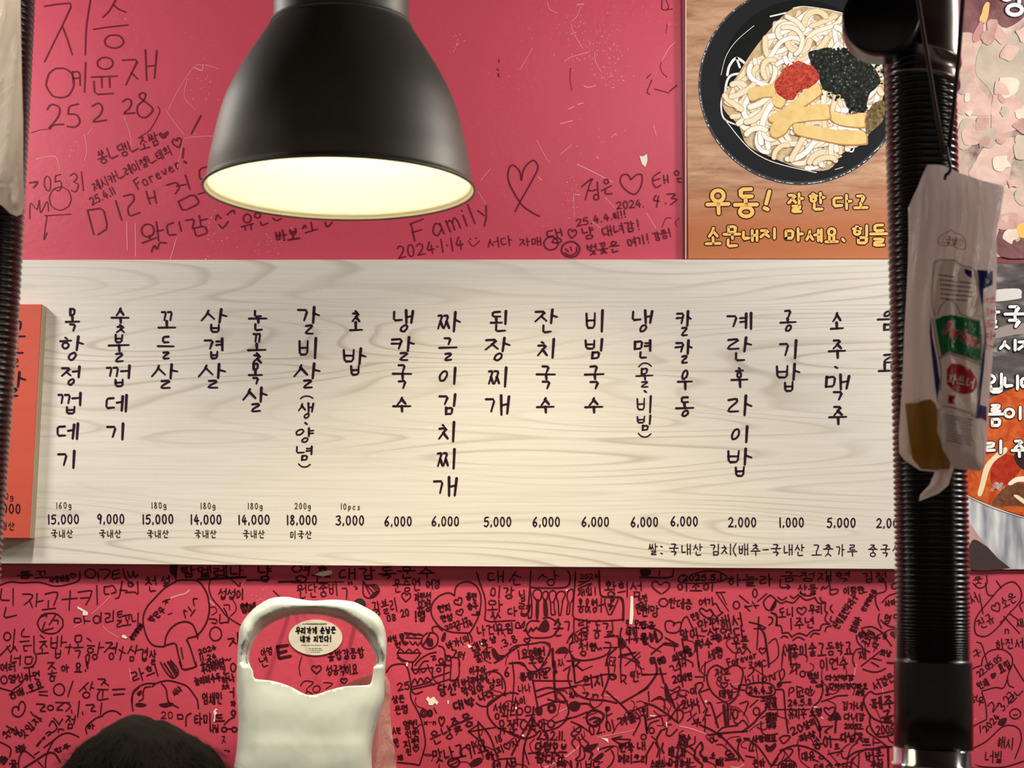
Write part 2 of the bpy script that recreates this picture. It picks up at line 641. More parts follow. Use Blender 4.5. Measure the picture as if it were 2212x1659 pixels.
def scrawl(mb, data, ox, oy, sc, w, fn, rnd):
    """t text|p polyline|s smooth line|o ellipse|h heart|f filled patch, in the units of one closer look at the photograph"""
    def P(x, y):
        return (ox + x / sc, oy + y / sc)
    for ln in data.strip().split('\n'):
        ln = ln.strip()
        if not ln:
            continue
        ww = w
        if '@' in ln:
            ln, q = ln.split('@')
            ww = float(q)
            ln = ln.strip()
        k, rest = ln[0], ln[2:]
        if k == 't':
            s, q = rest.split('|')
            x0, y0, x1, y1, h = [float(v) for v in q.split()]
            a, b = P(x0, y0), P(x1, y1)
            text_line(mb, s, a[0], a[1], b[0], b[1], h / sc, ww, fn, 0.035, rnd)
        elif k == 'o':
            cx, cy, rx, ry = [float(v) for v in rest.split(',')]
            e = ell(cx + 0, cy, rx, ry, 22, a0=rnd.uniform(0, 6))
            e = [P(x + rnd.uniform(-.03, .03) * rx, y + rnd.uniform(-.03, .03) * ry) for x, y in e]
            ribbon(mb, e, ww, fn, closed=True)
        elif k == 'h':
            v = [float(v) for v in rest.split(',')]
            e = catmull(heart(v[0], v[1], v[2], v[3] if len(v) > 3 else v[2] * .85, v[4] if len(v) > 4 else rnd.uniform(-.15, .15)), True, 3)
            ribbon(mb, [P(*q) for q in e], ww, fn, closed=True)
        else:
            p = [tuple(float(v) for v in q.split(',')) for q in rest.split()]
            p = [P(*q) for q in p]
            if k == 's':
                ribbon(mb, catmull(p, False, 5), ww, fn)
            elif k == 'p':
                ribbon(mb, chaikin(p), ww, fn, ww * .85)
            elif k == 'f':
                e = catmull(p, True, 3)
                fill(mb, e, fn)

# ------------------------------------------------------------------ the writing on the wall, read off closer looks at the photograph
# (left, top, magnification, pen width, lines)
UPPER = [(0, 0, 2.9625, 3.6, '''
p 285,40 380,25 465,20 400,160 340,280 285,395
p 400,170 430,250 462,350
p 578,0 550,180 545,352
p 740,0 700,70 657,112
p 725,30 760,60 805,78
p 600,187 700,172 817,160
o 730,265,60,42
o 385,530,90,95
p 462,460 510,458 512,545
p 468,502 510,498
p 464,460 468,530
p 548,400 540,590
o 672,405,50,38
p 585,493 748,487
p 650,495 652,560
p 700,495 702,560
p 600,520 605,605 725,598
p 783,385 885,380 840,470 805,543
p 840,465 880,505
p 930,320 938,515
p 1003,325 988,500
p 935,425 990,420
s 302,700 330,668 380,690 370,750 312,820 345,800 405,795
p 500,665 440,680 435,730
s 435,730 490,735 510,780 480,812 430,808
s 590,680 630,660 655,690 640,735 597,778 680,768
s 785,650 815,632 840,650 830,690 795,725 862,722
s 912,640 890,615 905,595 930,600 920,640 880,680 885,735 930,752 975,710 965,680 912,640
s 1010,680 1020,720 960,830 900,870 @1.8
p 1285,740 1225,855
t 쏭ㄴ댕ㄴ조쌈|620 1015 1015 880 84 @3
f 1015,860 1025,845 1045,855 1070,838 1080,855 1055,885 1035,885
t 제시카ㄴ레이첼ㄴ태희|590 1200 1095 955 64 @2.6
h 1135,915,60,60,-.3
t Forever|860 1185 1150 1040 70 @2.8
p 1175,950 1168,1010
p 1180,1035 1190,1040 @6
t 25.4.11|575 1292 735 1215 50 @2.8
t 05|270 1175 405 1165 100 @2.4
t 31|440 1170 545 1160 120 @2.4
s 190,1170 240,1165 215,1200
s 190,1400 195,1300 235,1340 250,1280 260,1360 300,1290 310,1350 @2.2
o 385,1270,70,75 @2.2
p 285,1380 455,1370 @2.2
s 300,1385 280,1530 300,1490 @2.2
p 560,1350 600,1500
p 560,1345 660,1330 690,1460 625,1502
p 740,1285 778,1408
p 790,1255 850,1240 860,1280 815,1330 825,1385 895,1360
p 935,1225 960,1305
p 985,1220 1000,1300
p 945,1270 990,1262
p 1065,1185 1130,1165 1150,1200 1120,1240
p 1185,1120 1215,1210
p 1130,1190 1190,1180
p 1140,1290 1240,1240 1280,1300 1170,1352 1140,1290
o 945,1475,40,42
p 910,1555 1000,1520
p 955,1505 960,1535
p 1000,1420 1015,1540
p 1005,1480 1045,1470
p 970,1610 985,1565 1005,1600 1020,1550 1065,1555
p 1110,1425 1065,1440 1075,1505 1125,1500
p 1145,1420 1160,1480
p 1190,1410 1245,1400 1230,1460
p 1275,1380 1285,1440
p 1285,1410 1325,1400
p 1240,1460 1310,1445 1330,1490 1255,1515 1240,1460
s 200,850 260,830 330,825 @1.2
'''), (380, 330, 4.254, 3.4, '''
p 330,118 215,145 215,240 270,240
p 205,380 275,360
p 365,620 375,565 415,605
s 395,660 430,690 480,630
p 470,570 525,520 540,560
o 655,603,35,40
p 600,680 710,650
p 630,670 640,710
p 690,660 690,705
o 750,575,25,25
p 775,635 790,670 845,645
p 890,600 920,625 970,605
t 바보|905 768 1135 742 92 @4.2
p 1165,695 1180,660 1200,690
p 1240,640 1255,715
p 1190,735 1300,700
s 1370,640 1390,680 1435,640
'''), (0, 0, 1, 3.2, '''
p 886,484 914,473
p 888,483 896,521
p 890,502 911,496
t amily|926 494 1060 448 44
t 2024·1·14|856 546 1002 524 27 @2.8
s 1012,520 1022,532 1036,520 @2
p 1016,516 1017,517
p 1028,514 1029,515
'''), (1020, 300, 4.608, 3.3, '''
s 430,720 475,630 640,330 645,250 600,215 520,290 490,410
s 490,410 470,320 405,260 365,300 365,430 475,630 560,710 670,770
p 1090,475 1205,380 1170,450 1125,605
p 1150,510 1205,520
p 1245,430 1255,550
p 1210,510 1245,505
o 1235,580,25,28
o 1335,425,22,22
p 1290,515 1385,465
p 1330,500 1320,550 1395,545
s 1580,405 1545,355 1490,365 1475,430 1530,510 1620,550 1680,470 1690,365 1640,355 1580,405
p 1870,330 1800,375 1795,440 1830,490 1880,460
p 1805,415 1870,395
p 1905,365 1915,445
p 1945,360 1950,435
p 1910,410 1950,405
o 2035,340,22,22
p 2040,395 2078,390
p 2045,395 2050,430 2078,430
t 2024.|1430 665 1715 638 75 @3
p 1830,560 1800,610 1860,620
p 1855,570 1835,680
p 1925,640 1928,645
p 1940,550 2030,545 1985,590
s 1985,590 2035,605 1975,655
t 25.4.4.씨!!|1030 838 1535 742 72 @3
t 댕|730 985 920 955 140
h 995,945,85,90
t 냥|1085 955 1220 920 120
t 대녀감!|1285 930 1680 850 105
o 785,1040,70,65
o 980,1100,90,78 @4
p 930,1095 960,1125
p 980,1075 990,1110
s 925,1135 970,1160 1035,1130 1040,1080
t 벚꽃은|1135 1108 1470 1068 110
t 여기!|1540 1038 1770 988 92
t 강릉!|1800 980 1985 928 88
t 서다|140 1040 405 1008 100 @2.6
t 자매|465 1030 700 1018 82 @2.6
s 1890,880 1930,790 1985,790 @1.6
s 2060,790 2020,830 2040,870 @1.6
'''), (1020, 0, 4.608, 2.2, '''
p 1890,0 1885,90 1930,105 1960,70 1930,0
p 1930,95 1995,90
p 265,590 268,620
p 250,690 262,700 @3.4
p 258,735 266,765 @3.4
p 1775,740 1735,780
p 1790,795 1735,920 1770,940
p 1815,885 1960,925
p 1885,620 1870,660 1890,720 1940,770 @1.6
p 2035,850 1965,910 @3
p 1940,240 1930,330 @1.3
p 980,680 970,790 995,900 @1.4
''')]
LOWER = [(0, 1220, 7.373, 3.0, '''
t 똥꼬|265 165 800 150 110
t 사랑해용|780 238 1110 212 90
h 1160,175,85
s 0,325 100,285 200,270 350,285 600,275 720,300 830,330 960,335 1100,305 1230,265 1270,210 1270,110
o 1440,140,85,70
p 1560,120 1575,255
s 1590,80 1720,75 1750,130 1650,235
p 1900,80 1790,100 1790,235 1910,205
p 1790,165 1910,135
s 1960,60 1990,190 2070,280 2130,320
s 2030,100 2060,190 2100,190 2120,100
s 2120,100 2150,200 2200,150
p 25,385 0,560 145,565
p 208,380 208,648
p 95,680 55,850 265,800
p 360,465 490,465 530,490 470,570 385,635
p 470,560 515,680
p 590,455 575,660
p 580,590 690,565
p 720,465 860,430 925,440 900,530 855,645
p 770,570 765,690
p 675,715 885,690
p 990,550 1230,530
p 1120,415 1100,720
p 1240,435 1450,405 1465,420 1430,530 1365,640
p 1285,530 1420,520
p 1540,330 1550,630
p 1660,345 1660,465 1730,465
p 1660,350 1740,340 1800,320 1860,430 1770,455
p 1945,265 1900,520 1840,535
p 1910,400 2025,410
o 2080,310,40,35
p 2000,440 2150,430 2190,470
p 2190,270 2200,450
o 800,930,205,165
p 665,825 740,790 740,830
p 715,915 665,1055 850,1005
p 885,800 780,955
p 855,885 925,875 920,940
p 1185,850 1285,850 1290,915 1180,920 1185,850
p 1335,820 1345,935
p 1345,890 1430,895
o 1540,870,55,60
p 1610,760 1605,910
p 1675,775 1755,770 1740,840 1680,850 1680,920 1780,895
p 1805,730 1800,900
p 1945,735 1870,750 1880,840 1950,820
p 1880,790 1940,780
p 1870,890 1950,880 1860,960 1870,995 1970,960
p 1960,810 2080,790
p 2000,810 2010,880
p 2050,800 2055,870
p 2030,880 2035,960
p 1970,965 2085,950
p 2095,800 2105,905 2160,890
p 2200,770 2195,960
o 115,1140,55,65
p 235,1030 205,1340
p 5,1440 160,1280
p 110,1300 165,1395
p 165,1395 240,1300
p 225,1300 275,1370
p 385,1020 340,1080 350,1145 465,1140
p 315,1225 465,1210
p 375,1290 385,1370 430,1365
p 380,1290 500,1280
p 540,1135 540,1380
s 540,1380 575,1450 560,1560 500,1622
p 640,1120 700,1165
p 635,1225 740,1215
p 720,1215 635,1330
p 700,1240 745,1310
p 670,1330 675,1410
p 595,1415 770,1400
p 815,1155 810,1320 900,1325
p 915,1140 905,1330
p 815,1250 910,1235
p 985,1130 970,1300
p 980,1235 1060,1230
p 885,1345 885,1490 955,1470 965,1360
p 885,1425 960,1410
p 1045,1310 1145,1310
p 1115,1265 1090,1415
p 1200,1130 1195,1230 1290,1225 1305,1115 1200,1130
p 1240,1240 1245,1310
p 1170,1320 1320,1310
p 1200,1365 1285,1360 1245,1480
p 1390,1165 1455,1215
p 1390,1285 1510,1290
o 1440,1360,45,40
p 1585,1235 1555,1420
p 1570,1320 1655,1310
o 1510,1465,35,40
p 1685,1240 1800,1235 1740,1310 1660,1390
p 1740,1320 1830,1340
p 1865,1240 1835,1410
p 1790,1320 1860,1310
o 1775,1455,35,50
p 1960,1300 1910,1515
p 1895,1350 1995,1410
p 2100,1290 2035,1410
p 2090,1350 2150,1390
p 2180,1280 2150,1420
p 2160,1370 2212,1350
p 2075,1465 2070,1530 2130,1525 2130,1460 2075,1465
p 180,1440 170,1565 260,1540
p 325,1445 315,1600
p 225,1490 320,1480
p 405,1465 400,1580 500,1575 520,1460 405,1465
s 1365,1460 1400,1420 1425,1470 1385,1610 1365,1460
'''), (280, 1220, 7.373, 3.0, '''
t 천|240 320 440 300 250
t 설|490 265 650 255 165
s 745,250 900,240 1080,255 1180,360 1250,520 1270,720 1230,900 1160,1030 1085,1115 @3.6
p 1085,1115 1085,1175
s 745,260 560,370 400,530 270,680 215,850 235,1030 300,1200 400,1290 560,1300 @3.2
s 560,1270 580,1150 650,1020 770,930 900,905 1000,950 1050,1040 1080,1140 @3.4
p 1080,1130 900,1175 960,1300 1060,1622 @3.6
p 560,1285 735,1235 780,1450 830,1622 @3.6
p 820,1320 850,1495
f 640,110 720,200 740,250 757,110 755,0 650,0
t 탐엘레나|800 120 1830 100 165 @3.6
p 1090,235 1500,215 1850,195 @5.5
p 1870,245 2200,240 @4.5
t 박단우|310 900 550 690 110
p 525,590 640,540
p 580,560 570,625
p 575,570 610,600
p 890,840 855,720 910,740
p 935,670 985,740
p 1040,715 970,815
p 1075,540 1005,535 1030,650
p 610,790 680,765 @2
s 1760,290 1740,340 1620,230 1500,170 1390,190 1290,240 1265,380 1320,540 1430,670 1530,800 1650,890 1770,960 @2.6
t 섭섭이|1410 462 1830 470 165
s 1640,555 1690,640 1690,730 1600,820 @2
p 1500,640 1590,630 1590,720 @2.4
s 1280,680 1350,670 1390,740 1310,800 @2
s 1270,860 1380,870 1370,930 1310,920
o 1370,1100,95,110
p 1440,790 1430,930 1510,920
p 1500,690 1540,760 1590,910 1510,915
t 형제|1760 690 2010 680 150 @4.6
p 1570,1180 1680,1165 1590,1290 @3.6
p 1650,1220 1700,1260 @3.6
p 1720,1080 1725,1240 @3.6
t 2024|1090 1390 1375 1310 75
t 11.24|1110 1490 1380 1450 80
t 수다비다~|1120 1590 1620 1500 90
t 겹|150 1430 300 1430 200
t 살|310 1470 430 1470 240
t 존맛탱진짜|20 1190 200 940 75
'''), (400, 1200, 3.615, 2.8, '''
t 냥|555 140 680 140 120 @4
t 영혼|820 130 1150 160 140 @3.6
p 730,205 905,200 @4.5
p 835,210 1240,205 @3
t 대감독문수|1190 145 1960 130 90 @3.4
t 원단중비|870 285 1200 255 110 @2.5
p 1225,255 1265,255 1260,340
p 690,275 740,325
p 1275,205 1280,225 @4
p 1297,203 1302,223 @4
p 1325,240 1345,255 1330,265
s 1390,200 1420,230 1490,230 1515,280 1460,330 1395,310 1390,200
p 1400,215 1440,300
p 1420,235 1470,290
p 1450,235 1500,280
p 1470,235 1505,262
f 1440,320 1470,290 1510,270 1508,295 1470,325
t 문승연|1620 240 1840 225 100
t 여경|1880 225 1990 220 70
t 광블리|1460 420 1660 378 110 @2.6
h 1725,325,70,70
t 자민선|1790 325 1920 320 66 @3.4
t 유정|1810 400 1920 395 75 @3.4
t 08|1570 490 1650 480 52
t 20|1680 455 1750 440 56
t !명|1785 475 1875 470 78 @4
t 아영|590 760 680 740 60 @2.2
t 년|575 840 650 820 80 @2.6
p 720,710 732,800 @7
p 720,712 800,700 @7
p 735,760 790,745 @7
p 740,802 822,785 @7
h 1025,890,75,62
t 성공적이요|1100 898 1350 885 75
t 돌밥강름함|1110 785 1400 755 78
s 910,790 890,870 900,940 @2
s 900,1020 930,980 1000,990 960,1030 @2
s 1080,990 1150,1000 1100,1040 @2
t ㅅㅇ|920 1075 1060 1030 55 @2
h 1240,980,50
'''), (820, 1220, 7.373, 3.0, '''
s 1195,490 1100,445 960,490 850,600 820,750 870,880 980,1000 1150,1070 1430,1085
s 1430,1090 1510,960 1580,800 1615,600 1600,450 1530,330 1420,270 1290,290 1210,370 1195,490
t 현피|920 712 1140 665 115 @3.4
t 안성|970 862 1160 830 105 @3.4
h 1260,590,135,115,-.5
h 1280,760,115,95,-.4
t 동민|1375 500 1555 510 115 @3.4
t 승구|1395 670 1565 640 105 @3.4
t 2022.12.|1040 1010 1440 848 74
t 1.14|1330 965 1480 930 74
t 진|1210 1020 1300 1010 60 @2
t 나건유됨|1540 1050 2140 1005 160
p 1545,120 1600,300 1680,520 1690,700 1670,910 2160,885 @3.2
t 대|1690 195 2010 190 190
t 이강|1750 430 2150 450 185
t 왔|1700 700 1970 700 290
t 다|2020 745 2200 740 135
p 1470,790 1540,800 1600,780
f 1535,745 1590,735 1600,800 1540,800
s 290,1390 330,1340 400,1400 @2.4
s 410,1400 470,1345 530,1400 @2.4
s 540,1395 600,1340 640,1410 @2.4
p 280,1400 660,1405
s 280,1420 320,1480 420,1530 540,1540 640,1430
s 280,1480 330,1510 370,1540 400,1530 @2.2
s 760,1080 680,1160 670,1270 740,1330 830,1330 910,1270 930,1160 880,1090 800,1080
s 690,1280 760,1180 800,1080 @4
f 740,1180 840,1180 850,1290 770,1290
s 850,1060 840,1000 920,980 1000,1050
f 980,1180 1030,1070 1060,1100 1040,1200 1000,1220
p 400,1080 680,1120
p 420,1160 650,1170
s 400,1080 450,1130 500,1090 560,1130 620,1100 680,1120
s 480,1220 530,1270 570,1230 610,1280 650,1230
f 310,1110 390,1100 390,1210 460,1230 430,1280 370,1260
t 사신|120 1190 280 1160 90
t 먼|240 1280 340 1270 90
s 560,1600 650,1500 780,1420 900,1390
s 640,1622 700,1540 780,1530
p 820,1460 900,1440 830,1520 900,1500
s 940,1290 1000,1310 1040,1390 1050,1622
p 1040,1440 1140,1450 1140,1622
p 960,1580 1140,1610
o 980,1530,35,40
o 1100,1490,30,35
s 1150,1470 1250,1490 1280,1600
t 바가(의)|1060 1290 1490 1150 125
t ㄱ터|1120 1390 1360 1450 115
t 대박|1460 1340 1730 1225 145 @3.6
t 냥|1750 1200 1860 1180 110
t 울까|1500 1490 1770 1400 165 @3.4
t .3.8|1900 1280 2190 1165 115
f 1780,1350 1830,1330 1900,1430 1990,1440 1900,1510 1820,1480
s 1830,1560 1950,1490 2060,1400 2212,1300 @4
'''), (1100, 1220, 7.373, 3.0, '''
p 100,110 0,270
p 60,160 190,200
p 70,230 80,320 180,310
p 345,100 330,360
s 930,100 970,180 930,340 700,370 340,360 @3.6
p 540,150 460,225
p 530,170 600,200
p 715,90 730,230
p 720,160 790,180
o 665,280,55,50 @2.6
s 440,570 380,480 400,410 460,390 510,430 510,520 480,570
f 430,570 475,570 465,850 420,840
s 555,555 525,480 570,420 615,440 610,520 590,560
f 545,565 595,565 620,800 550,805
s 660,600 635,500 650,430 710,410 745,460 720,560 690,600
p 660,600 665,800 740,790 715,700 715,600
s 780,590 750,500 790,430 860,425 895,470 850,570 845,600
p 780,590 790,810 820,800 850,600
s 940,590 920,500 940,420 1000,385 1020,420 1020,520 990,590
p 940,590 910,790 960,780 970,600
p 330,380 305,640 300,850 360,840 360,560 330,380 @3.6
t 님|150 500 270 490 170
t 렵|120 690 345 740 205
t 2024|1120 190 1420 180 72 @2.4
p 1055,110 1045,350 1020,600 1010,850 1200,890 1500,895 1830,870 @3.4
s 1430,100 1440,350 1460,480 1530,510 1740,515 @4
f 1740,505 1800,520 1832,600 1832,870 1795,870 1800,620
p 1105,275 1240,265
p 1110,330 1280,245
p 1100,380 1330,280 1250,360
t 재밌!|1085 440 1400 420 115
t 홍&형+|1085 650 1520 640 215
p 1525,540 1520,620 1600,835 1730,570 1735,530
t 복|1570 610 1670 640 190 @3.6
t 황희섬|1510 380 2125 390 240
f 470,1000 530,900 590,870 640,960 620,1050 540,1070 470,1040
s 740,900 640,840 540,850
s 480,900 360,890 290,940 270,1020 300,1110 380,1160 650,1150 740,1080 800,990 770,870 720,960
s 310,1070 350,1010 380,1050 430,1000 470,1030 @4
f 220,1060 260,1010 290,1050
t 손|690 1000 870 1000 285
t 기랑|860 965 1300 970 205
t 동|1340 1020 1465 1030 285
t 길|1480 1030 1700 1010 225
s 1270,980 1100,1050 960,1170 @2
t 2025|960 1200 1250 1120 120
p 1120,1080 1260,1075 1210,1150
s 970,1250 960,1350 1010,1470 1150,1520 1350,1500 1530,1440 1600,1360 1610,1250 1530,1230 @3.4
t 청|1090 1330 1260 1340 220
t 원|1280 1310 1380 1310 120 @4
s 1380,1280 1420,1350 1450,1320 1470,1350
s 100,1000 110,930 150,920 180,985 240,900 230,980 180,1005 100,1000
h 285,1205,90
s 0,1360 100,1290 250,1270 400,1250 520,1230 630,1250 650,1330 600,1480 520,1600
t 1요예뻐|120 1430 570 1370 135 @3.4
t 모습|300 1520 560 1490 110 @3.4
f 730,1400 800,1320 900,1310 950,1390 850,1410
p 690,1340 700,1622 @6
p 0,1570 150,1560 260,1620
f 1740,1180 1800,1160 1870,1270 1790,1340 1730,1280
s 1730,1150 1760,1250 1780,1450 1770,1622 @3.6
s 1790,1010 1770,1100 1790,1240 1900,1330 1970,1450 2070,1560 1960,1520 @3.6
p 1760,1440 2080,1380 1740,1470
p 1850,1600 2080,1390
s 1540,1600 1580,1450 1700,1330 @4
p 1500,1320 1740,1310
p 1520,1150 1740,1130
t 민모습|1850 930 2200 960 125
t 새끼|1850 1055 2050 1050 110
t 구독|1850 1175 2070 1160 155
t 좋|2090 1170 2212 1170 140 @3.6
t 소현|2040 570 2200 520 115
t 안희|2010 700 2200 690 165
p 920,1530 1160,1520
p 1000,1450 1020,1622 @6
s 920,1240 970,1140 1020,1080
p 1130,1530 1040,1622 @4
t ㅈㅅ|770 1560 870 1550 110 @2
t ㅌㄹ|1590 1530 1700 1540 150 @2
'''), (1380, 1220, 7.373, 3.0, '''
s 350,460 230,370 215,290 280,265 350,320 420,275 490,310 470,380 380,455
t 이소이|600 350 1220 350 135
s 720,150 640,200 650,270 850,295 1200,280 1370,240 1390,180 1250,110 1050,105 850,150
t 2025.5.1|690 212 1330 195 92 @3.6
t 하늘라|1400 250 2150 240 180
p 330,90 320,180
p 20,200 530,210 555,80 @4
f 20,80 180,80 180,160 60,190
o 390,600,70,65
t 한데증|470 605 855 630 160
p 1230,440 1375,435
p 1240,450 1370,650 1430,740 @2.4
p 1310,450 1400,640 @2.4
s 1080,740 1000,690 970,740 1060,830 1140,840 1180,780 1140,710 1080,740
s 1170,640 1230,620 1300,740 1340,760 1260,810
p 1130,710 1240,840
t 여기|950 600 1200 570 115
p 1605,490 1750,610
o 1555,640,50,60
o 1850,450,35,65
p 2035,460 1890,585
p 1690,650 1770,740
p 1690,670 1800,650
p 1810,590 1870,690
p 1840,650 1910,645
s 2090,480 1990,580 2020,690 2100,720 2180,580 2160,530 2090,480
f 2090,700 2180,550 2190,640 2130,730
s 550,970 570,930 500,890 430,910 420,980 450,1060 560,1085 650,1040 680,930 720,850 770,830 830,950 880,1040
s 550,940 640,910 680,930
t 만큼|830 840 965 800 110 @2.6
t 말이|650 1120 960 1080 175 @3.6
t 안편해서|930 985 1650 860 200 @3.6
t 싶었다|1080 1110 1700 1055 180 @3.6
f 1220,1110 1290,1100 1330,1180 1270,1240 1230,1180
t 떡수|900 1265 1170 1240 140 @3.6
t 세령|1090 1440 1340 1400 150
t 이런말|540 1490 850 1370 125 @4
t 우를|1480 1230 1750 1230 185 @3.6
t Forever|1400 1560 1880 1420 115
s 1560,1400 1600,1320 1650,1420 1720,1330 1780,1400
p 1910,830 1900,1010 1880,1350
p 1760,910 1930,950 2050,1020 1830,1015
s 1910,960 2000,1110 2030,1280 2060,1500 2070,1622 @4.5
h 1970,1370,110
s 2070,830 2130,850 2120,920 2070,960
s 2110,760 2190,820 2200,970
p 420,1160 680,1300 340,1260 560,1240 570,1370
s 200,1420 330,1310 430,1240 @3.6
t 민공|0 960 270 960 110 @3.6
s 130,990 280,1030 350,1080 370,1150 300,1230 @3.6
t 은혜|20 1200 300 1130 185 @4
t 원망|10 740 330 740 175
f 170,1480 260,1470 260,1560 190,1580
f 720,1300 790,1290 800,1400 730,1390
f 880,1250 930,1240 940,1380 900,1380
f 1220,1310 1300,1310 1320,1380 1240,1390
p 690,1180 740,1480 @4
p 930,1380 950,1622 @3.6
s 540,1520 720,1500 850,1560 860,1622
t ㅎㅁ|300 1540 420 1500 90 @5
t ㅅㅐ|590 1580 760 1570 90 @3
t 고예C|1740 1600 2040 1560 100 @2.4
'''), (1660, 1220, 7.373, 3.0, '''
t 금정재혁|190 190 1320 185 155 @2.8
t 김철|1490 205 1890 190 160 @2.8
p 190,230 185,370 340,350
p 290,310 345,350 300,390
t 산들|460 395 790 390 155
s 500,440 560,480 650,490 750,460
s 840,400 870,350 900,380 950,340
p 945,180 990,390
s 980,400 990,470 1090,450 1100,390 980,400
s 130,560 200,610 280,580
s 280,580 400,600 500,490
s 500,490 600,560 740,520
s 740,520 800,610 910,600
s 910,600 900,720 940,760
s 940,760 900,860 950,930
s 980,940 860,950 820,1040
s 820,1040 700,1050 610,1130
s 610,1130 480,1090 370,1150
s 370,1150 310,1080 220,1090
s 220,1090 200,980 120,960
s 120,960 130,800 40,760
s 150,515 220,560 290,515
s 350,490 400,530 480,470
s 820,515 850,580 890,590
s 1010,640 985,700 1030,760
s 1000,820 990,890 1040,905
s 1000,975 930,990 900,1060
s 810,1100 720,1090 670,1150
s 570,1195 480,1150 390,1200
s 310,1160 250,1130 200,1160
t 도니|150 765 415 750 145
h 530,735,150,120
t 무리|640 712 870 705 145
t 1주년|320 940 735 920 175
t 이황진|1190 412 1520 400 110
p 1450,350 1520,370 1500,440 1570,430
t 신익표현우리+|1060 1010 1390 475 130
t 신가락비용|1500 740 1700 395 85
t 수미냐강|1440 830 1340 1070 110
s 1860,270 1870,410 1720,470 1710,600 1760,720
s 2060,450 1920,490 1810,600
o 2010,340,45,45
t 사파|1850 620 2040 590 90
t 명|1840 850 1950 880 150
s 1770,780 1750,880 1800,1010
s 1790,880 1900,970 2060,1000
t 다|1990 820 2060 820 80
s 1480,1010 1640,985 1790,1060 1880,1180 1960,1290
s 1400,1120 1420,1230 1500,1310
t 조퇴임|1530 1280 1650 1045 120
t 사주|1690 1340 1740 1100 100
t 재림|1440 1150 1540 1060 90
f 1820,1130 1870,1080 1890,1150 1840,1190
t 덕|1940 1120 2045 1110 110
t 서울미술고등학교|200 1375 1345 1320 205 @3.2
t 이연수|810 1585 1270 1560 190
s 1380,1622 1340,1500 1390,1360 1500,1335 1610,1390
t 재|1430 1440 1560 1420 155
p 1480,1610 1800,1360
p 1660,1490 1800,1520
p 1640,1550 1760,1620
t 화남|1780 1390 1960 1420 95
s 0,1250 120,1180 160,1440 20,1580 @2.4
p 230,1420 210,1622
p 350,1280 360,1622 @4
'''), (0, 1430, 7.243, 3.0, '''
t 여러|0 80 240 70 135
p 745,10 850,5
p 830,20 755,110
p 800,60 870,105
p 810,130 820,180
p 755,185 885,165
p 790,210 870,220
o 815,260,35,40
t 아|950 100 1085 90 115
t 요|1160 85 1290 85 150
p 375,90 525,75
p 450,90 470,220
p 1365,0 1370,100 @4
p 1335,130 1340,140 @4
t ㅇ영신하면|0 285 630 205 130
s 380,260 320,350 200,440 180,500
p 0,405 160,450
t ㅎ애.토요|140 535 670 335 115 @3.4
p 610,465 740,460
p 615,510 745,525
o 925,430,85,90
p 1140,300 1060,540
p 1380,320 1240,460
p 1310,390 1350,440
p 1445,310 1410,440
p 1420,390 1470,410
o 1350,515,55,45
p 1535,265 1665,265 1580,360
p 1620,310 1700,365
p 1525,425 1690,430
p 1610,430 1605,550
p 1560,450 1520,520 1530,600 1695,570
p 1765,430 1955,420 @3.4
p 1780,510 1940,495 @3.4
s 295,750 270,700 210,710 190,790 240,845 310,850 370,790 395,700 370,630 330,620 300,670 290,740
p 570,655 725,660 610,765 715,770
o 790,715,45,38
p 870,630 1090,635
p 1000,640 870,740 980,750
p 1060,650 1115,690 1030,770
p 1115,750 1125,800
p 1240,610 1215,860
p 1290,780 1295,825
p 1350,670 1490,665 1410,760 1500,770
p 1590,640 1570,820
t 맛있지|310 1180 625 855 135
t 첫집|40 1150 295 1055 115
p 480,780 530,840 650,890
p 100,1000 300,1105
s 770,1000 820,920 890,1020 850,1080 780,1110
p 840,875 930,980
p 980,890 930,960
p 1000,1060 920,1040 910,1100
t 점|1020 930 1180 950 205
p 580,1310 640,1230 @5
f 650,1190 700,1160 710,1200 670,1220
s 720,1120 760,1090 800,1110 750,1150
s 690,1335 830,1230 950,1140 1080,1110 1230,1170
s 830,1240 760,1370 720,1500 710,1659
s 370,1659 560,1540 730,1430 850,1430 940,1560 @4
t 레마|240 1370 405 1340 115
s 0,1250 150,1330 170,1400 150,1480
s 290,1659 300,1500 370,1390 450,1430 540,1500
p 540,1450 610,1400
p 600,1560 680,1650
s 1360,1120 1350,1010 1500,880 1610,840
s 1610,820 1700,770 1800,765 1890,820
t 하|1360 1010 1480 1000 80
t 여명|0 1500 100 1560 115
t 끝|140 1600 285 1590 125
t 만두|850 1400 1100 1300 72
s 2080,760 2060,600 2090,480 2173,400
'''), (280, 1430, 7.243, 3.0, '''
t 라희|20 240 460 110 195
s 480,0 560,140 640,230 700,245 760,180 740,90 640,-30
p 540,20 680,230 @4
p 600,0 720,200 @5
p 640,0 740,170 @5
p 780,0 830,130 1045,75 1030,0 @3.8
s 40,640 50,480 150,380 270,335 400,335
s 350,385 420,330 520,300 620,290 750,320 900,380 1000,500 1060,600 1075,730
s 320,385 240,400 210,480 210,570 150,610
s 500,335 570,420 590,560 610,620
f 110,490 180,440 190,490 150,530
f 90,660 150,635 265,665 210,700 110,695
f 455,665 560,640 680,640 660,680 540,710
s 600,620 680,670 760,710
t 시나|680 500 800 400 95
t 수다비어리|1120 130 1490 25 125
t 늘리미수두|1010 305 1430 225 120 @3.4
p 1450,110 1500,100 1460,190 1550,170
o 1620,85,40,65
t 하나|1440 280 1645 235 115 @3.4
t ㅊㅊ|1440 390 1560 380 70
t 임채민|1130 575 1455 565 180
t ㅓ|1560 480 1640 480 160
t 자|1580 650 1660 640 90
p 750,820 750,890 830,890 830,820 750,820
s 880,1000 890,850 960,800
t 타미|1000 895 1290 890 175
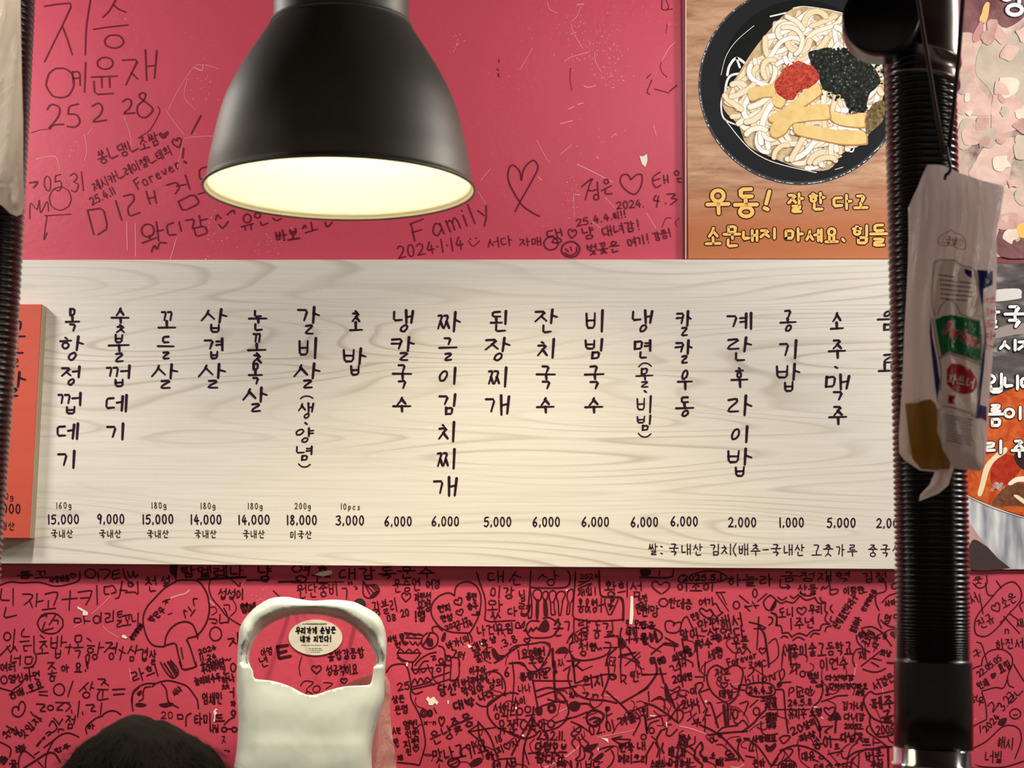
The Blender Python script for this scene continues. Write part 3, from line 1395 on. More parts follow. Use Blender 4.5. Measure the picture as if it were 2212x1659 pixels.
t 드|1320 885 1490 880 125 @3.6
o 1625,795,30,40 @3.6
s 1480,980 1560,900 1640,860
t 나님|1250 1040 1400 1040 115
o 1480,1055,40,35 @3.6
o 1640,1055,40,35 @3.6
p 1520,1050 1600,1040
t ㅈ|1440 1210 1500 1210 110 @2
s 1480,1380 1560,1390 1540,1410 @2
t 20|480 830 690 830 110 @2
'''), (820, 1430, 7.243, 3.0, '''
t 25|270 395 480 355 115
s 105,160 180,60 300,30 400,40 450,140 490,350 490,560 600,780 670,970 715,1250 690,1400 625,1615
s 625,1615 500,1590 280,1570
t 상은|190 590 395 570 115
t 은명|235 760 445 730 135
t 영빈|365 990 605 970 135 @3.4
t ㅅ민|190 1080 335 1070 95
t 인턴|400 1140 620 1110 105
t 안|220 1270 310 1250 130
t 지원|370 1290 620 1235 115 @3.4
t 진|410 1410 510 1400 105
h 570,1360,90
t 재|275 1500 370 1490 80
s 500,100 560,180 620,110
s 640,120 680,160 730,120
p 510,120 830,85
s 520,0 510,100
p 830,85 820,310 500,390
s 500,360 550,260 590,340
s 590,340 640,250 690,320
s 690,320 740,240 800,290
p 490,430 830,350 1090,270
s 500,450 560,500 670,460
p 850,240 1100,155
p 1010,0 1005,305
p 1120,0 1105,290
p 880,45 1100,50
o 925,120,30,30
p 1200,270 1250,200 1240,0
p 1105,290 1230,270
t 이주아|1400 130 1665 120 115
t 리버려줘|1130 340 1690 245 125 @3.8
t 막일아|1280 470 1630 385 145 @3.4
t 당신|900 440 1215 425 180 @3.8
t 나다|1540 565 1785 485 115 @3.6
t 대박|1140 690 1500 615 135 @4.4
t 냥의|1690 340 1940 330 150
s 1510,640 1600,690 1700,680 1800,600 1950,500 2100,480 2173,500
s 1640,190 1740,145 1860,170 1940,270 1970,400 1950,500
t 성화의|1770 760 2173 780 245
s 1950,490 1730,620 1690,700 1700,840 1800,980 1900,1050 2173,1150 @3.6
t 유진|1840 1015 2140 1000 210
o 690,800,50,60
o 785,800,40,50
o 690,800,22,30
o 785,800,18,26
p 850,720 890,800
t x··n|690 940 890 940 75
h 970,930,90,150
t 은냥|790 1215 1150 1075 205
t 즐응|1110 1015 1460 875 210 @4
t 맛나고가요|820 1490 1690 1290 200 @3.4
o 1160,1570,90,70 @3.6
p 1090,1560 1220,1510
p 1100,1620 1250,1540
s 1540,960 1560,1150 1640,1330 1780,1500 1800,1659 @3.4
s 1540,930 1700,1120 1780,1300 1850,1520 @3.4
p 1390,1080 1540,980
p 1390,1080 1540,1210
p 1390,1090 1810,1020
t 18|1810 1215 1915 1180 105
t 피♡지|1830 1390 2173 1240 115
p 1850,1520 2100,1500
o 1830,1610,60,70
f 1820,1600 1860,1570 1880,1600 1840,1650
t ㅅㅂ|1960 1590 2140 1560 140 @4
t 6|1940 160 2040 150 150
s 1300,1480 1280,1380 1350,1330 1420,1400 1440,1500
f 1400,1600 1500,1510 1600,1500 1600,1570 1480,1640
t 하|1650 1480 1800 1450 120 @4
'''), (1100, 1430, 7.243, 3.1, '''
p 50,0 80,250 60,500 20,850
s 0,20 200,10 280,110 340,150 440,140
p 440,140 590,0
p 370,30 510,210
s 440,130 600,90 640,110 540,200
p 700,0 715,150 @8
f 680,150 720,120 760,150 730,185 690,180
p 700,180 710,400 730,600 @5.5
p 370,290 980,295
p 370,290 440,680 @4
s 400,460 600,400 760,420 1050,380 @3.6
s 440,550 600,490 700,460
s 700,400 850,540 910,660 930,780 890,880 @3.8
s 950,100 920,250 970,390 1070,510 1250,580 1500,600 1680,640 @3.6
p 1000,0 1030,320 @5
p 1040,330 1280,240 1550,180 1660,230
p 850,130 960,60
p 1140,130 1300,60 @2
p 1050,50 1150,130 @4
t 의지|1150 320 1490 280 195 @3.8
o 1620,230,50,40 @4
s 1540,0 1560,180 1540,300 1490,430 1450,520 @3.6
t 탄|1880 230 2060 225 170
p 1740,0 1750,320
p 1750,200 1830,210 1820,260 1750,310
p 1790,290 1830,340
p 2080,190 2173,190
t 용정기간|160 235 610 185 115 @4
f 930,670 980,620 1060,615 1115,660 1090,740 1030,770 960,750
s 1110,650 1220,650 1280,690 1330,750 @4
s 1230,800 1210,880 1250,970 1350,1000 1430,940 1480,830 1380,760 1290,760 1230,800 @5
s 1260,900 1340,870 1420,900 1330,940 @5
p 1740,650 2173,400 @4
p 1520,460 1740,650 1870,790 @4
t 지ㅅ|940 520 1060 500 90
t 7n|1130 520 1420 510 90
t 겨울|1690 935 1990 850 150 @3.6
s 1980,780 2050,910 1940,1140
s 1880,800 1990,740 2173,670
p 2120,850 2150,1110 @3.6
t 넌C곧아|0 990 590 970 160 @3.4
o 655,965,55,55 @3.4
o 160,770,50,55
o 290,740,45,50
o 665,720,60,70
o 665,720,35,42
f 400,740 450,690 520,720 510,820 440,830
p 260,840 400,820
s 380,700 370,830 330,900 200,1130 40,1450 @4
s 390,870 300,1100 230,1350 210,1659 @4
s 0,1110 170,1180 290,1190 430,1120 330,1020 @3.6
s 370,900 500,1040 600,1140 600,1250
p 500,690 740,610 870,640
s 600,580 740,620
s 720,950 900,890 1050,850 1220,780
s 560,1080 760,1020 890,910 950,870
t 23.2.11.|430 1140 890 1160 135 @3.4
t 02.01|1240 1075 1650 980 155
p 1520,700 1530,1050
p 1540,840 1610,800
t 다영오브|400 1310 910 1370 155 @4
t 왕다감|400 1480 870 1540 165 @4
p 230,1350 310,1600
s 300,1430 450,1400 560,1290
s 1120,1000 980,1100 1000,1160 1100,1100 1130,1000
s 1130,1130 1160,1200 1240,1270 1210,1310
s 1040,1170 980,1260 1040,1355
s 1080,1170 1120,1290 1160,1340 1180,1480 1100,1540 1040,1520 1100,1460 1110,1320
p 970,930 1130,1000 1270,1100
f 1170,1330 1390,1270 1330,1360 1230,1400
p 1180,1380 1320,1420 1250,1520 @4
f 1310,1540 1420,1430 1480,1430 1440,1510
s 1400,1370 1520,1330 1620,1320 1500,1400
s 1600,1380 1640,1480 1600,1590 1540,1650
p 960,1550 980,1659 @5
p 1070,1580 1060,1659 @5
p 1610,1200 1760,1160
p 1610,1200 1900,1210
s 1610,1200 1750,1280 1890,1240
t 뻔쓱|1710 1345 1960 1335 140 @3.6
t 내|1990 1310 2145 1310 135
t 메리크리|1700 1510 2173 1520 135 @3.4
t 나나|130 420 340 400 130 @2.4
t 은무|740 1630 900 1600 110
t ㅂㄷ|1180 1600 1420 1600 110
f 1500,720 1560,690 1580,740 1520,780
t ㅅ이|60 620 260 590 110
'''), (1380, 1430, 7.243, 3.0, '''
s 260,0 280,170 140,380 0,480 @4.5
p 330,100 390,320 @5
f 400,340 440,350 480,470 520,560 520,640 460,600 410,530
p 50,200 430,180
p 520,600 560,710 @6
s 480,70 530,60 560,130 630,100
p 640,0 660,200 690,380 @4
t 20사원|520 275 830 220 115 @3.6
p 510,450 660,360 580,580
s 620,520 680,540 750,510
o 835,450,25,40
s 900,500 880,360 980,320 1000,380 940,470 1100,420
p 940,480 1050,720
p 1040,0 1020,300
p 880,230 1010,230
p 940,0 950,150
s 1350,120 1220,50 1110,110 1065,240 1100,390 1190,520 1400,660 @3.4
s 1400,660 1520,560 1600,330 1630,150 1560,60 1480,50 1400,90 1350,120 @3.4
t 정은|1190 205 1435 190 195 @3.2
h 1335,360,110,85,0
t 태일|1250 490 1485 500 135 @3.2
s 1730,340 1900,320 2060,340 2130,420 2110,510 1950,540 1780,530 1680,470 1700,370 1730,340 @3.4
t 24.4.3|1710 440 2095 440 105 @4
s 1560,430 1580,360 1700,360
s 1430,340 1500,410 1650,440
t hUpN|1640 290 2150 230 130 @2.4
s 1730,40 1800,130 1700,230
p 1920,0 1950,300
t 회|35 790 155 785 140 @3.6
p 150,460 160,620
s 200,610 330,540 400,620 400,740
s 90,640 250,690 450,820 590,930 @4
s 700,640 600,720 480,900 @3.6
t 2나나|660 670 945 625 125 @3.4
s 600,760 610,950 690,860 680,760 600,750
p 760,920 900,800
p 810,780 815,840
p 940,680 950,800
p 1010,790 1090,700 1000,920
p 1050,830 1120,830
s 1080,650 1130,660 1240,1020 @4
p 1210,860 1275,830
t 부|820 950 980 930 130 @2.6
o 1510,810,40,75
p 1330,680 1360,980 @7
p 1390,690 1400,980 @5
p 1450,690 1430,900 @2.4
s 1460,800 1500,940 1560,960 1630,910 1710,1000
p 1580,650 1730,600 1640,830
p 1740,700 1860,590
o 1840,770,50,60
s 1990,740 1880,850 1800,950 1620,1090 @4
s 1240,1090 1330,1020 1550,990
p 1040,880 1030,1090
s 950,980 1250,1130 1540,1430 1560,1540 @4
p 1090,1140 1400,1100 1700,1080 @4
f 1530,1210 1600,1190 1600,1250 1540,1250
f 1640,1180 1740,1190 1700,1230 1650,1220
s 1570,1260 1550,1400 1640,1550 @3.4
s 1720,1220 1850,1310 1980,1480 2080,1620 2173,1500 @3.4
f 1970,1310 2000,1290 2050,1320 2130,1260 2150,1310 2090,1390 2010,1400
s 120,1100 180,960 310,910
o 200,1070,40,45
p 110,870 130,1120
o 75,1170,40,40
s 140,900 340,850 380,990
s 350,1070 440,1040 430,1130 500,1150 600,1050
s 350,1070 280,1200 280,1300 @4
p 230,1250 100,1480 @4
s 260,1260 310,1370 280,1480
s 380,1270 360,1350 390,1420 @4
t 배고파|460 1400 745 1410 160 @3.6
t 재나|620 1175 805 1180 85 @3.4
t 우리|600 1285 780 1270 95 @4
s 880,1170 870,1270 790,1310
s 790,1320 880,1400 870,1500 990,1600 980,1659 @4
s 970,1250 890,1360 870,1480
s 980,1260 1000,1350 960,1430 1050,1540 @5
o 1400,1420,40,40 @4
t 으|1340 1500 1540 1480 110 @4
t 뜨|1680 1385 1840 1420 260
t 스마스~|180 1600 490 1590 120 @3.4
t 메헤|450 1565 810 1590 160 @3.6
t 은하|1780 1595 1980 1570 130
t 그게가|1905 590 2155 570 65 @3.4
t 되개|1970 680 2155 660 95 @4
t 대선|1990 830 2155 840 85 @4
t 파근|1990 920 2155 910 85 @4
t ㅋㅋ|2000 1010 2150 1000 65 @4
s 1910,930 1920,1080 2000,1140 2173,1120
t 사랑해요|1770 1205 2155 1190 95 @3.6
t 소|1120 1450 1200 1470 90 @3.6
t 빼|1200 1570 1330 1560 130 @3.4
f 1010,1480 1080,1490 1070,1560 1000,1550
f 1240,1110 1300,1110 1300,1180 1240,1170
t ㅇㄴ|1110 1230 1230 1190 90
'''), (1660, 1430, 7.243, 3.0, '''
p 335,30 530,40 330,180
p 400,30 350,160
p 440,10 440,190
o 535,185,40,45
t 만신|610 215 795 205 85 @3.8
t 다섯역감|885 245 1345 245 85 @3.4
t ♡하이정♡빠호|945 372 1555 378 85 @3.2
t 보|890 460 955 460 115 @3.4
t 사랑|1365 480 1505 480 85 @3.4
f 665,290 700,230 740,290 770,330 660,320
f 740,360 830,340 860,380 760,400
s 210,110 170,170 200,280 250,200 240,120 210,105
s 200,290 140,350 230,320 350,310
f 140,340 210,320 200,380 140,400
s 130,430 230,440 250,600 270,850 310,1110 @3.4
s 320,530 330,420 380,400 400,440 350,480
p 440,380 500,395
t 난아|435 475 705 445 135
t 24.5.8|300 640 685 620 95 @3.4
s 830,290 850,450 800,600 700,690 @3.4
s 830,620 1000,560 1080,530 1240,520
t 김가네|1145 680 1485 690 125
t 다녀감|1175 850 1510 860 115
t 21052.|1185 1000 1495 1010 75 @3.4
s 950,740 890,710 880,760 980,850 1040,720 980,710 950,740
f 930,880 1030,780 1100,800 1140,900 1050,900 960,920
p 1060,860 1045,1100 @5
p 1000,1000 880,1080 920,1110 @4
t 유지우|305 805 595 800 160
p 0,740 640,740 @2.4
t 소영|635 785 835 780 115 @3.4
s 690,800 760,900 800,1000 810,1180 @4
t 20살의|340 1095 745 925 120 @3.4
t 파삭|485 1195 745 1120 110 @4
s 170,1190 250,1150 340,1170 240,1270 180,1210
f 750,1010 800,990 840,1050 790,1090
t 송이|680 1275 1010 1240 180 @3.6
s 880,1160 960,1200 1130,1210
t 다넘ㅈ|1120 1175 1485 1180 140 @4.2
t 트|1465 1260 1605 1260 125
p 1640,1200 1640,1300
p 1640,1260 1740,1260
t 르|1030 1330 1110 1320 90
p 930,1440 1170,1390
s 1130,1400 1170,1500 1240,1500
s 1240,1490 1300,1330 1400,1260 @2.4
s 40,1640 200,1400 380,1310 560,1320 750,1400 900,1520 1000,1620 @3.4
s 180,1380 300,1350 380,1380 330,1470 250,1530
p 470,1330 480,1450
t 대유|510 1475 730 1465 135
p 700,1520 790,1560
o 830,1490,35,25
s 150,1659 170,1580 260,1540 400,1560 440,1640
t 마미|190 1620 430 1620 95 @4
t 데스킨|700 1640 1205 1630 95 @3.4
s 1240,1530 1260,1480 1420,1390 1840,1330 1990,1330 @3.6
p 1420,1390 1410,1659
p 1870,1330 1880,1659 @5
t 버존|1510 1475 1805 1440 170 @3.4
s 1240,1560 1220,1659
s 1300,1620 1300,1530 1350,1490
s 1520,520 1490,620 1590,830 1750,930 1990,960 @3.8
s 1520,520 1600,460 1700,500 1990,440
t 페주|1610 655 1970 615 190 @4
t 골|1750 855 1960 830 180 @4
s 1590,850 1590,980 1660,1110 1760,1170 1970,1130 @3.8
t 2005|1680 1070 1975 1050 135
s 1560,1000 1540,1080 1700,1200 1860,1320
t 서결은|1630 385 1970 225 150
s 1480,110 1600,150 1720,150 1830,100
s 1870,1180 1900,1230 1950,1260
p 1860,10 1990,20 @4
t ㄴ|430 520 560 510 80
t 우어|1600 1600 1790 1610 110 @3.6
'''), (2060, 1220, 3.776, 2.5, '''
s 170,520 190,420 300,280 400,170 490,140 550,210 540,300 450,400 370,500 270,580 190,570 170,520 @2.8
t 진규|200 495 325 425 85
h 350,350,72,70,-.6
t 소은|385 320 510 260 85
s 260,150 280,240 330,250
s 350,130 390,190
p 210,240 240,400
s 270,90 270,160 210,190 160,150
t 웃|160 130 240 120 60
t 서|130 290 195 260 85
p 410,420 540,560
t 하진서|340 650 574 635 85
p 380,470 430,430
p 460,400 530,450
t n|410 530 460 530 60
s 230,820 240,760 300,700 400,690 470,740 480,800 450,880 410,1000 340,1000 230,1030
t 22.05.05|195 900 385 750 48
t 민재|195 995 285 950 62
f 300,900 315,885 345,880 340,915 320,930
t 효림|365 855 465 805 75 @3
s 130,870 170,840 230,820
p 190,630 230,640 280,820
s 490,810 530,880 574,950
s 440,920 450,980 490,1000
t 3.27|375 1175 485 1045 72
s 280,1150 310,1120 330,1150 320,1200 370,1130
t 2024|245 1350 365 1230 52
o 503,1215,45,40
p 490,1225 520,1222
f 360,1300 380,1260 435,1250 410,1310
p 215,1310 220,1370
s 150,1500 250,1450 310,1400 400,1320 480,1310 540,1350 550,1440 500,1580
s 160,1500 150,1590 200,1640 400,1650 574,1600
t 해시|355 1445 495 1460 95
t 너빌|250 1565 405 1570 95
s 230,1040 260,1130 270,1250
p 150,1320 270,1260
t 성우|130 1080 250 1120 70
t 구|160 740 220 700 60
s 560,380 540,330 574,300
t 새|510 480 574 470 70
t ㄹㄴ|450 1120 560 1010 50
''')]
# pale scuffs in the wall covering
SCUFF = [(0, 0, 2.9625, 1.5, '''
s 1080,700 1150,560 1240,430 1300,415 1400,440
s 1240,430 1290,450 1300,415 @3
s 790,740 830,850 840,930
s 540,860 555,960 540,1030
s 1130,1090 1160,960 1180,890 1260,875 1380,870
s 1060,700 1120,790 1180,860
s 810,1420 815,1600 @2.4
s 865,1430 868,1640 @2.4
s 1130,1520 1090,1659 @2.4
s 230,1020 350,1000 380,1080
s 560,860 590,820
s 1200,500 1180,620 1250,700
'''), (1020, 300, 4.608, 1.6, '''
p 1045,255 1180,315 1395,430 @2.6
p 1320,580 1430,700
p 1735,740 1830,890 @2
p 1010,550 1015,780
p 640,10 730,180 770,240
p 880,150 990,60 @1.8
p 660,380 690,410 @3
s 1200,830 1280,890
s 80,420 180,300
p 60,520 130,640
s 1020,550 1070,560 @2.4
'''), (1020, 0, 4.608, 1.6, '''
s 920,610 980,570 1080,540 1160,520
p 1080,70 1040,170 990,210
p 1045,45 1110,42 @3
s 985,240 1010,330 1100,480
p 960,1085 1015,1060 @2.6
p 1050,1040 1105,1025 @2.4
p 880,1230 1000,1200 @2.4
p 480,690 600,480
s 1380,1370 1430,1330
s 1810,1250 1830,1340
s 750,20 770,90 850,130
s 1890,600 1960,480 2020,420
s 1110,850 1150,870 1230,850 @2.2
s 1220,520 1230,620 1290,720
'''), (0, 1220, 7.373, 1.8, '''
s 1640,980 1720,1060 1890,1160
s 1460,780 1600,660 1760,500
p 1170,1000 1300,930
s 2060,1650 2090,1850
'''), (280, 1220, 7.373, 2.0, '''
s 620,545 760,490 870,465 950,410 @4
p 1270,570 1340,640 @4
p 1850,230 1780,330
s 230,3040 340,3120
'''), (1100, 1430, 7.243, 2.0, '''
p 560,1655 880,1490 1100,1320 @4
p 760,790 1050,650
p 1380,1180 2000,1060
p 1500,520 1700,560
'''), (1380, 1430, 7.243, 2.0, '''
p 640,1005 800,1035 1090,1140 @3.4
s 1440,1640 1560,1650 1640,1600 @3
p 1290,400 1600,330 @1.4
'''), (1660, 1430, 7.243, 2.0, '''
p 1370,40 1345,200 @3
p 1340,240 1300,330
p 1780,420 1800,510
''')]
# spots where the covering has chipped off down to white
CHIPS = [(0, 1220, 7.373, '1230,660 1290,690 1400,755 1395,805 1315,805 1320,745 1240,700;1940,1120 1985,1115 2030,1160 2000,1180 1945,1155'),
         (820, 1430, 7.243, '725,580 760,540 790,575 850,540 880,590 920,625 895,675 865,640 830,680 770,675 760,620;1060,600 1085,600 1080,660 1065,660'),
         (820, 1220, 7.373, '430,1550 455,1560 440,1622 418,1600;1610,1240 1640,1245 1630,1280 1612,1270;1390,1260 1480,1300 1420,1330'),
         (1100, 1220, 7.373, '1935,500 1975,500 1980,800 1960,950 1912,945 1925,700;900,400 945,390 915,420'),
         (1100, 1430, 7.243, '1430,1185 1545,1200 1555,1270 1500,1225;1380,1340 1400,1345 1398,1400 1385,1380;90,705 125,700 115,745 95,740;190,1135 230,1135 235,1165 205,1165'),
         (1380, 1430, 7.243, '420,940 445,935 440,1025 425,1000;1035,600 1065,605 1055,635 1035,630;175,830 270,840 250,855 180,850'),
         (1020, 300, 4.608, '1665,170 1700,175 1740,150 1745,215 1725,280 1690,250'),
         (400, 1200, 3.615, '1010,150 1060,125 1140,115 1150,140 1080,165'),
         (280, 1430, 7.243, '1310,770 1350,725 1380,745 1345,760 1370,800 1340,830 1335,930 1310,940 1325,860'),
         (1660, 1430, 7.243, '815,855 860,880 845,895;700,690 790,710 720,715')]

# ------------------------------------------------------------------ materials
m_wall = mat('pink_wall_covering', (206, 75, 98), 0.5, spec=0.35)
q = NT(m_wall)
co = q.coord()
patch = q.ramp(q.noise(co, 3.2, 2.0), [(0.50, (0, 0, 0)), (0.62, (255, 255, 255))])
fine = q.ramp(q.noise(co, 150.0, 2.0, 0.6), [(0.63, (0, 0, 0)), (0.72, (255, 255, 255))])
tone = q.mix(q.noise(co, 2.0, 2.0), (208, 77, 97), (196, 70, 88))
speck = q.math('MULTIPLY', q.math('MULTIPLY', patch, fine), 0.45)  # paler specks put the small glints of the glossy vinyl into the colour
q.l(q.mix(speck, tone, (236, 150, 158)), q.b.inputs['Base Color'])
h = q.math('ADD', q.math('MULTIPLY', q.noise(co, 9.0, 4.0, 0.6, 0.6), 0.8), q.math('MULTIPLY', q.noise(co, 70.0, 2.0), q.math('MULTIPLY', patch, 0.35)))
q.bump(h, 0.16, 0.012)

m_pen = mat('marker_ink', (66, 8, 20), 0.6, spec=0.25)
m_pen2 = mat('marker_ink_upper', (112, 20, 44), 0.6, spec=0.25)
m_pale = mat('scuffed_pink', (230, 134, 146), 0.45)
m_chip = mat('bare_white_plaster', (240, 232, 214), 0.8)

m_board = mat('whitewashed_wood', (226, 219, 202), 0.5, spec=0.25)
q = NT(m_board)
co = q.coord((0.46, 1, 5.4), (3.1, 0, 1.7))
n1 = q.noise(co, 1.7, 1.2, 0.45, 0.25)
rings = q.math('FRACT', q.math('MULTIPLY', n1, 19.0))
line = q.ramp(rings, [(0.0, (60, 60, 60)), (0.12, (0, 0, 0)), (0.66, (24, 24, 24)), (0.9, (255, 255, 255)), (1.0, (90, 90, 90))])
amt = q.ramp(q.noise(q.coord((0.5, 1, 2.6), (1.3, 0, 0.2)), 2.2, 2.0), [(0.38, (20, 20, 20)), (0.66, (255, 255, 255))])
fib = q.noise(q.coord((2.2, 1, 120.0)), 1.6, 3.0, 0.6)
fibm = q.ramp(fib, [(0.38, (0, 0, 0)), (0.72, (255, 255, 255))])
c1 = q.mix(q.math('MULTIPLY', q.math('MULTIPLY', line, amt), 0.85), (231, 226, 215), (184, 173, 155))
q.l(q.mix(q.math('MULTIPLY', fibm, 0.42), c1, (200, 190, 172)), q.b.inputs['Base Color'])
m_brush = mat('menu_ink', (40, 14, 34), 0.6, spec=0.2)
m_print = mat('small_print_ink', (62, 46, 42), 0.6, spec=0.2)
m_orange = mat('orange_lacquer', (204, 84, 62), 0.5)
q = NT(m_orange)
q.l(q.mix(q.noise(q.coord((1, 1, 8)), 6.0, 3.0), (208, 86, 64), (196, 80, 58)), q.b.inputs['Base Color'])
m_side = mat('raw_wood_edge', (176, 156, 128), 0.7)

m_shade = mat('satin_grey_lamp_metal', (112, 111, 104), 0.5, metal=0.75)
q = NT(m_shade)
q.bump(q.noise(q.coord(), 900.0, 2.0), 0.06, 0.002)
m_refl = mat('white_reflector_enamel', (250, 247, 230), 0.5)
m_bulb = mat('glowing_bulb', (255, 240, 200), 0.4, emit=(255, 241, 205), estr=15.0)
m_black = mat('black_ribbed_plastic', (12, 12, 12), 0.22, spec=0.6)
m_blackm = mat('black_smooth_plastic', (9, 9, 10), 0.28, spec=0.5)
m_steel = mat('dark_polished_steel', (140, 128, 124), 0.27, metal=1.0)
m_chrome = mat('bright_chrome', (205, 205, 210), 0.12, metal=1.0)
m_cord = mat('brown_cord', (70, 50, 40), 0.8)
m_wire = mat('dark_blue_wire', (34, 36, 56), 0.4, metal=0.5)


def film(name, rgb, alpha, through=0.62):
    m = mat(name, rgb, 0.3, spec=0.5)
    t = NT(m)
    tr = t.n('ShaderNodeBsdfTranslucent')
    tr.inputs[0].default_value = lin(*rgb)
    mx = t.n('ShaderNodeMixShader')
    mx.inputs[0].default_value = through
    t.l(t.b.outputs[0], mx.inputs[1])
    t.l(tr.outputs[0], mx.inputs[2])
    tp = t.n('ShaderNodeBsdfTransparent')
    m2 = t.n('ShaderNodeMixShader')
    m2.inputs[0].default_value = alpha
    t.l(tp.outputs[0], m2.inputs[1])
    t.l(mx.outputs[0], m2.inputs[2])
    out = [n for n in t.t.nodes if n.type == 'OUTPUT_MATERIAL'][0]
    t.l(m2.outputs[0], out.inputs[0])
    t.bump(t.noise(t.coord((9, 9, 3)), 5.0, 3.0, 0.6, 1.2), 0.35, 0.02)
    return m


m_film = film('milky_plastic_film', (240, 234, 230), 0.92)
m_film_l = film('milky_plastic_film_left', (244, 238, 226), 0.95, 0.72)
m_apron = mat('white_soft_plastic', (198, 204, 192), 0.42, spec=0.4)
m_apron.node_tree.nodes['Principled BSDF'].inputs['Subsurface Weight'].default_value = 0.0
q = NT(m_apron)
q.bump(q.noise(q.coord((3, 3, 2)), 6.0, 2.0), 0.12, 0.03)
m_back = film('thin_pinkish_film', (226, 196, 186), 0.8)


def wall_fn(Y):
    return lambda px, py: un(px, py, Y)


# ------------------------------------------------------------------ the room
b = MB()
b.box((-3.2, 0.0, 0.0), (3.2, 0.12, 2.75))
wall = b.build('wall_back', m_wall)
wall['kind'] = 'structure'
b = MB()
b.box((-3.2, -4.6, -0.1), (3.2, 0.12, 0.0))
floor = b.build('floor', mat('grey_floor_tile', (92, 86, 80), 0.6))
floor['kind'] = 'structure'
b = MB()
b.box((-3.2, -4.6, 2.75), (3.2, 0.12, 2.85))
ceil = b.build('ceiling', mat('dark_ceiling_paint', (60, 54, 50), 0.8))
ceil['kind'] = 'structure'

rnd = random.Random(11)
for i, (ox, oy, sc, w, data) in enumerate(UPPER):
    b = MB()
    scrawl(b, data, ox, oy, sc, w, wall_fn(-0.0006), rnd)
    b.build('marker_markings', m_pen2, wall)
for i, (ox, oy, sc, w, data) in enumerate(LOWER):
    b = MB()
    scrawl(b, data, ox, oy, sc, w, wall_fn(-0.0006), rnd)
    b.build('marker_markings', m_pen, wall)
b = MB()
for k in range(230):        # the tangle of half-rubbed pen lines under the writing on the lower right
    x, y = rnd.uniform(900, 1925), rnd.uniform(1370, 1690)
    if rnd.random() > 0.35 + 0.5 * (y - 1370) / 300 or (1700 < x < 1850 and 1280 < y < 1400):
        continue
    t = rnd.uniform(0, 2 * PI)
    cv = rnd.uniform(-.9, .9)
    pts = []
    for q_ in range(rnd.randint(3, 7)):
        pts.append((x, y))
        st_ = rnd.uniform(7, 15)
        x += st_ * math.cos(t)
        y += st_ * math.sin(t)
        t += cv + rnd.uniform(-.5, .5)
    ribbon(b, catmull(pts, False, 4), rnd.uniform(1.6, 3.0), wall_fn(-0.0005))
tg = b.build('tangled_pen_lines', mat('rubbed_ink', (96, 18, 34), 0.6, spec=0.2), wall)
tg['kind'] = 'stuff'
b = MB()
for ox, oy, sc, w, data in SCUFF:
    scrawl(b, data, ox, oy, sc, w, wall_fn(-0.0004), rnd)
# small flecks around the worn patches
for cx, cy, sx, sy, n in ((1290, 110, 60, 45, 90), (1325, 165, 40, 22, 45), (1235, 60, 30, 30, 30), (430, 190, 25, 45, 30), (470, 500, 30, 40, 50), (590, 530, 40, 25, 40), (700, 90, 40, 40, 0),
                          (985, 90, 14, 22, 24), (535, 290, 25, 30, 0), (1235, 420, 15, 60, 40), (565, 1290, 22, 25, 30), (1130, 1280, 20, 25, 20), (460, 1520, 30, 20, 12), (1290, 300, 60, 60, 24), (160, 350, 20, 60, 10),
                          (1000, 1405, 20, 25, 14), (1640, 1560, 20, 30, 18)):
    for _ in range(n):
        x, y = rnd.gauss(cx, sx * .6), rnd.gauss(cy, sy * .6)
        r = rnd.uniform(.5, 1.5)
        fill(b, ell(x, y, r * rnd.uniform(.8, 1.8), r, 6), wall_fn(-0.0004))
b.build('pale_scuffs', m_pale, wall)
b = MB()
for ox, oy, sc, s in CHIPS:
    for poly in s.split(';'):
        p = [tuple(float(v) for v in a.split(',')) for a in poly.split()]
        fill(b, [(ox + x / sc, oy + y / sc) for x, y in p], wall_fn(-0.0009))
b.build('chipped_spots', m_chip, wall)

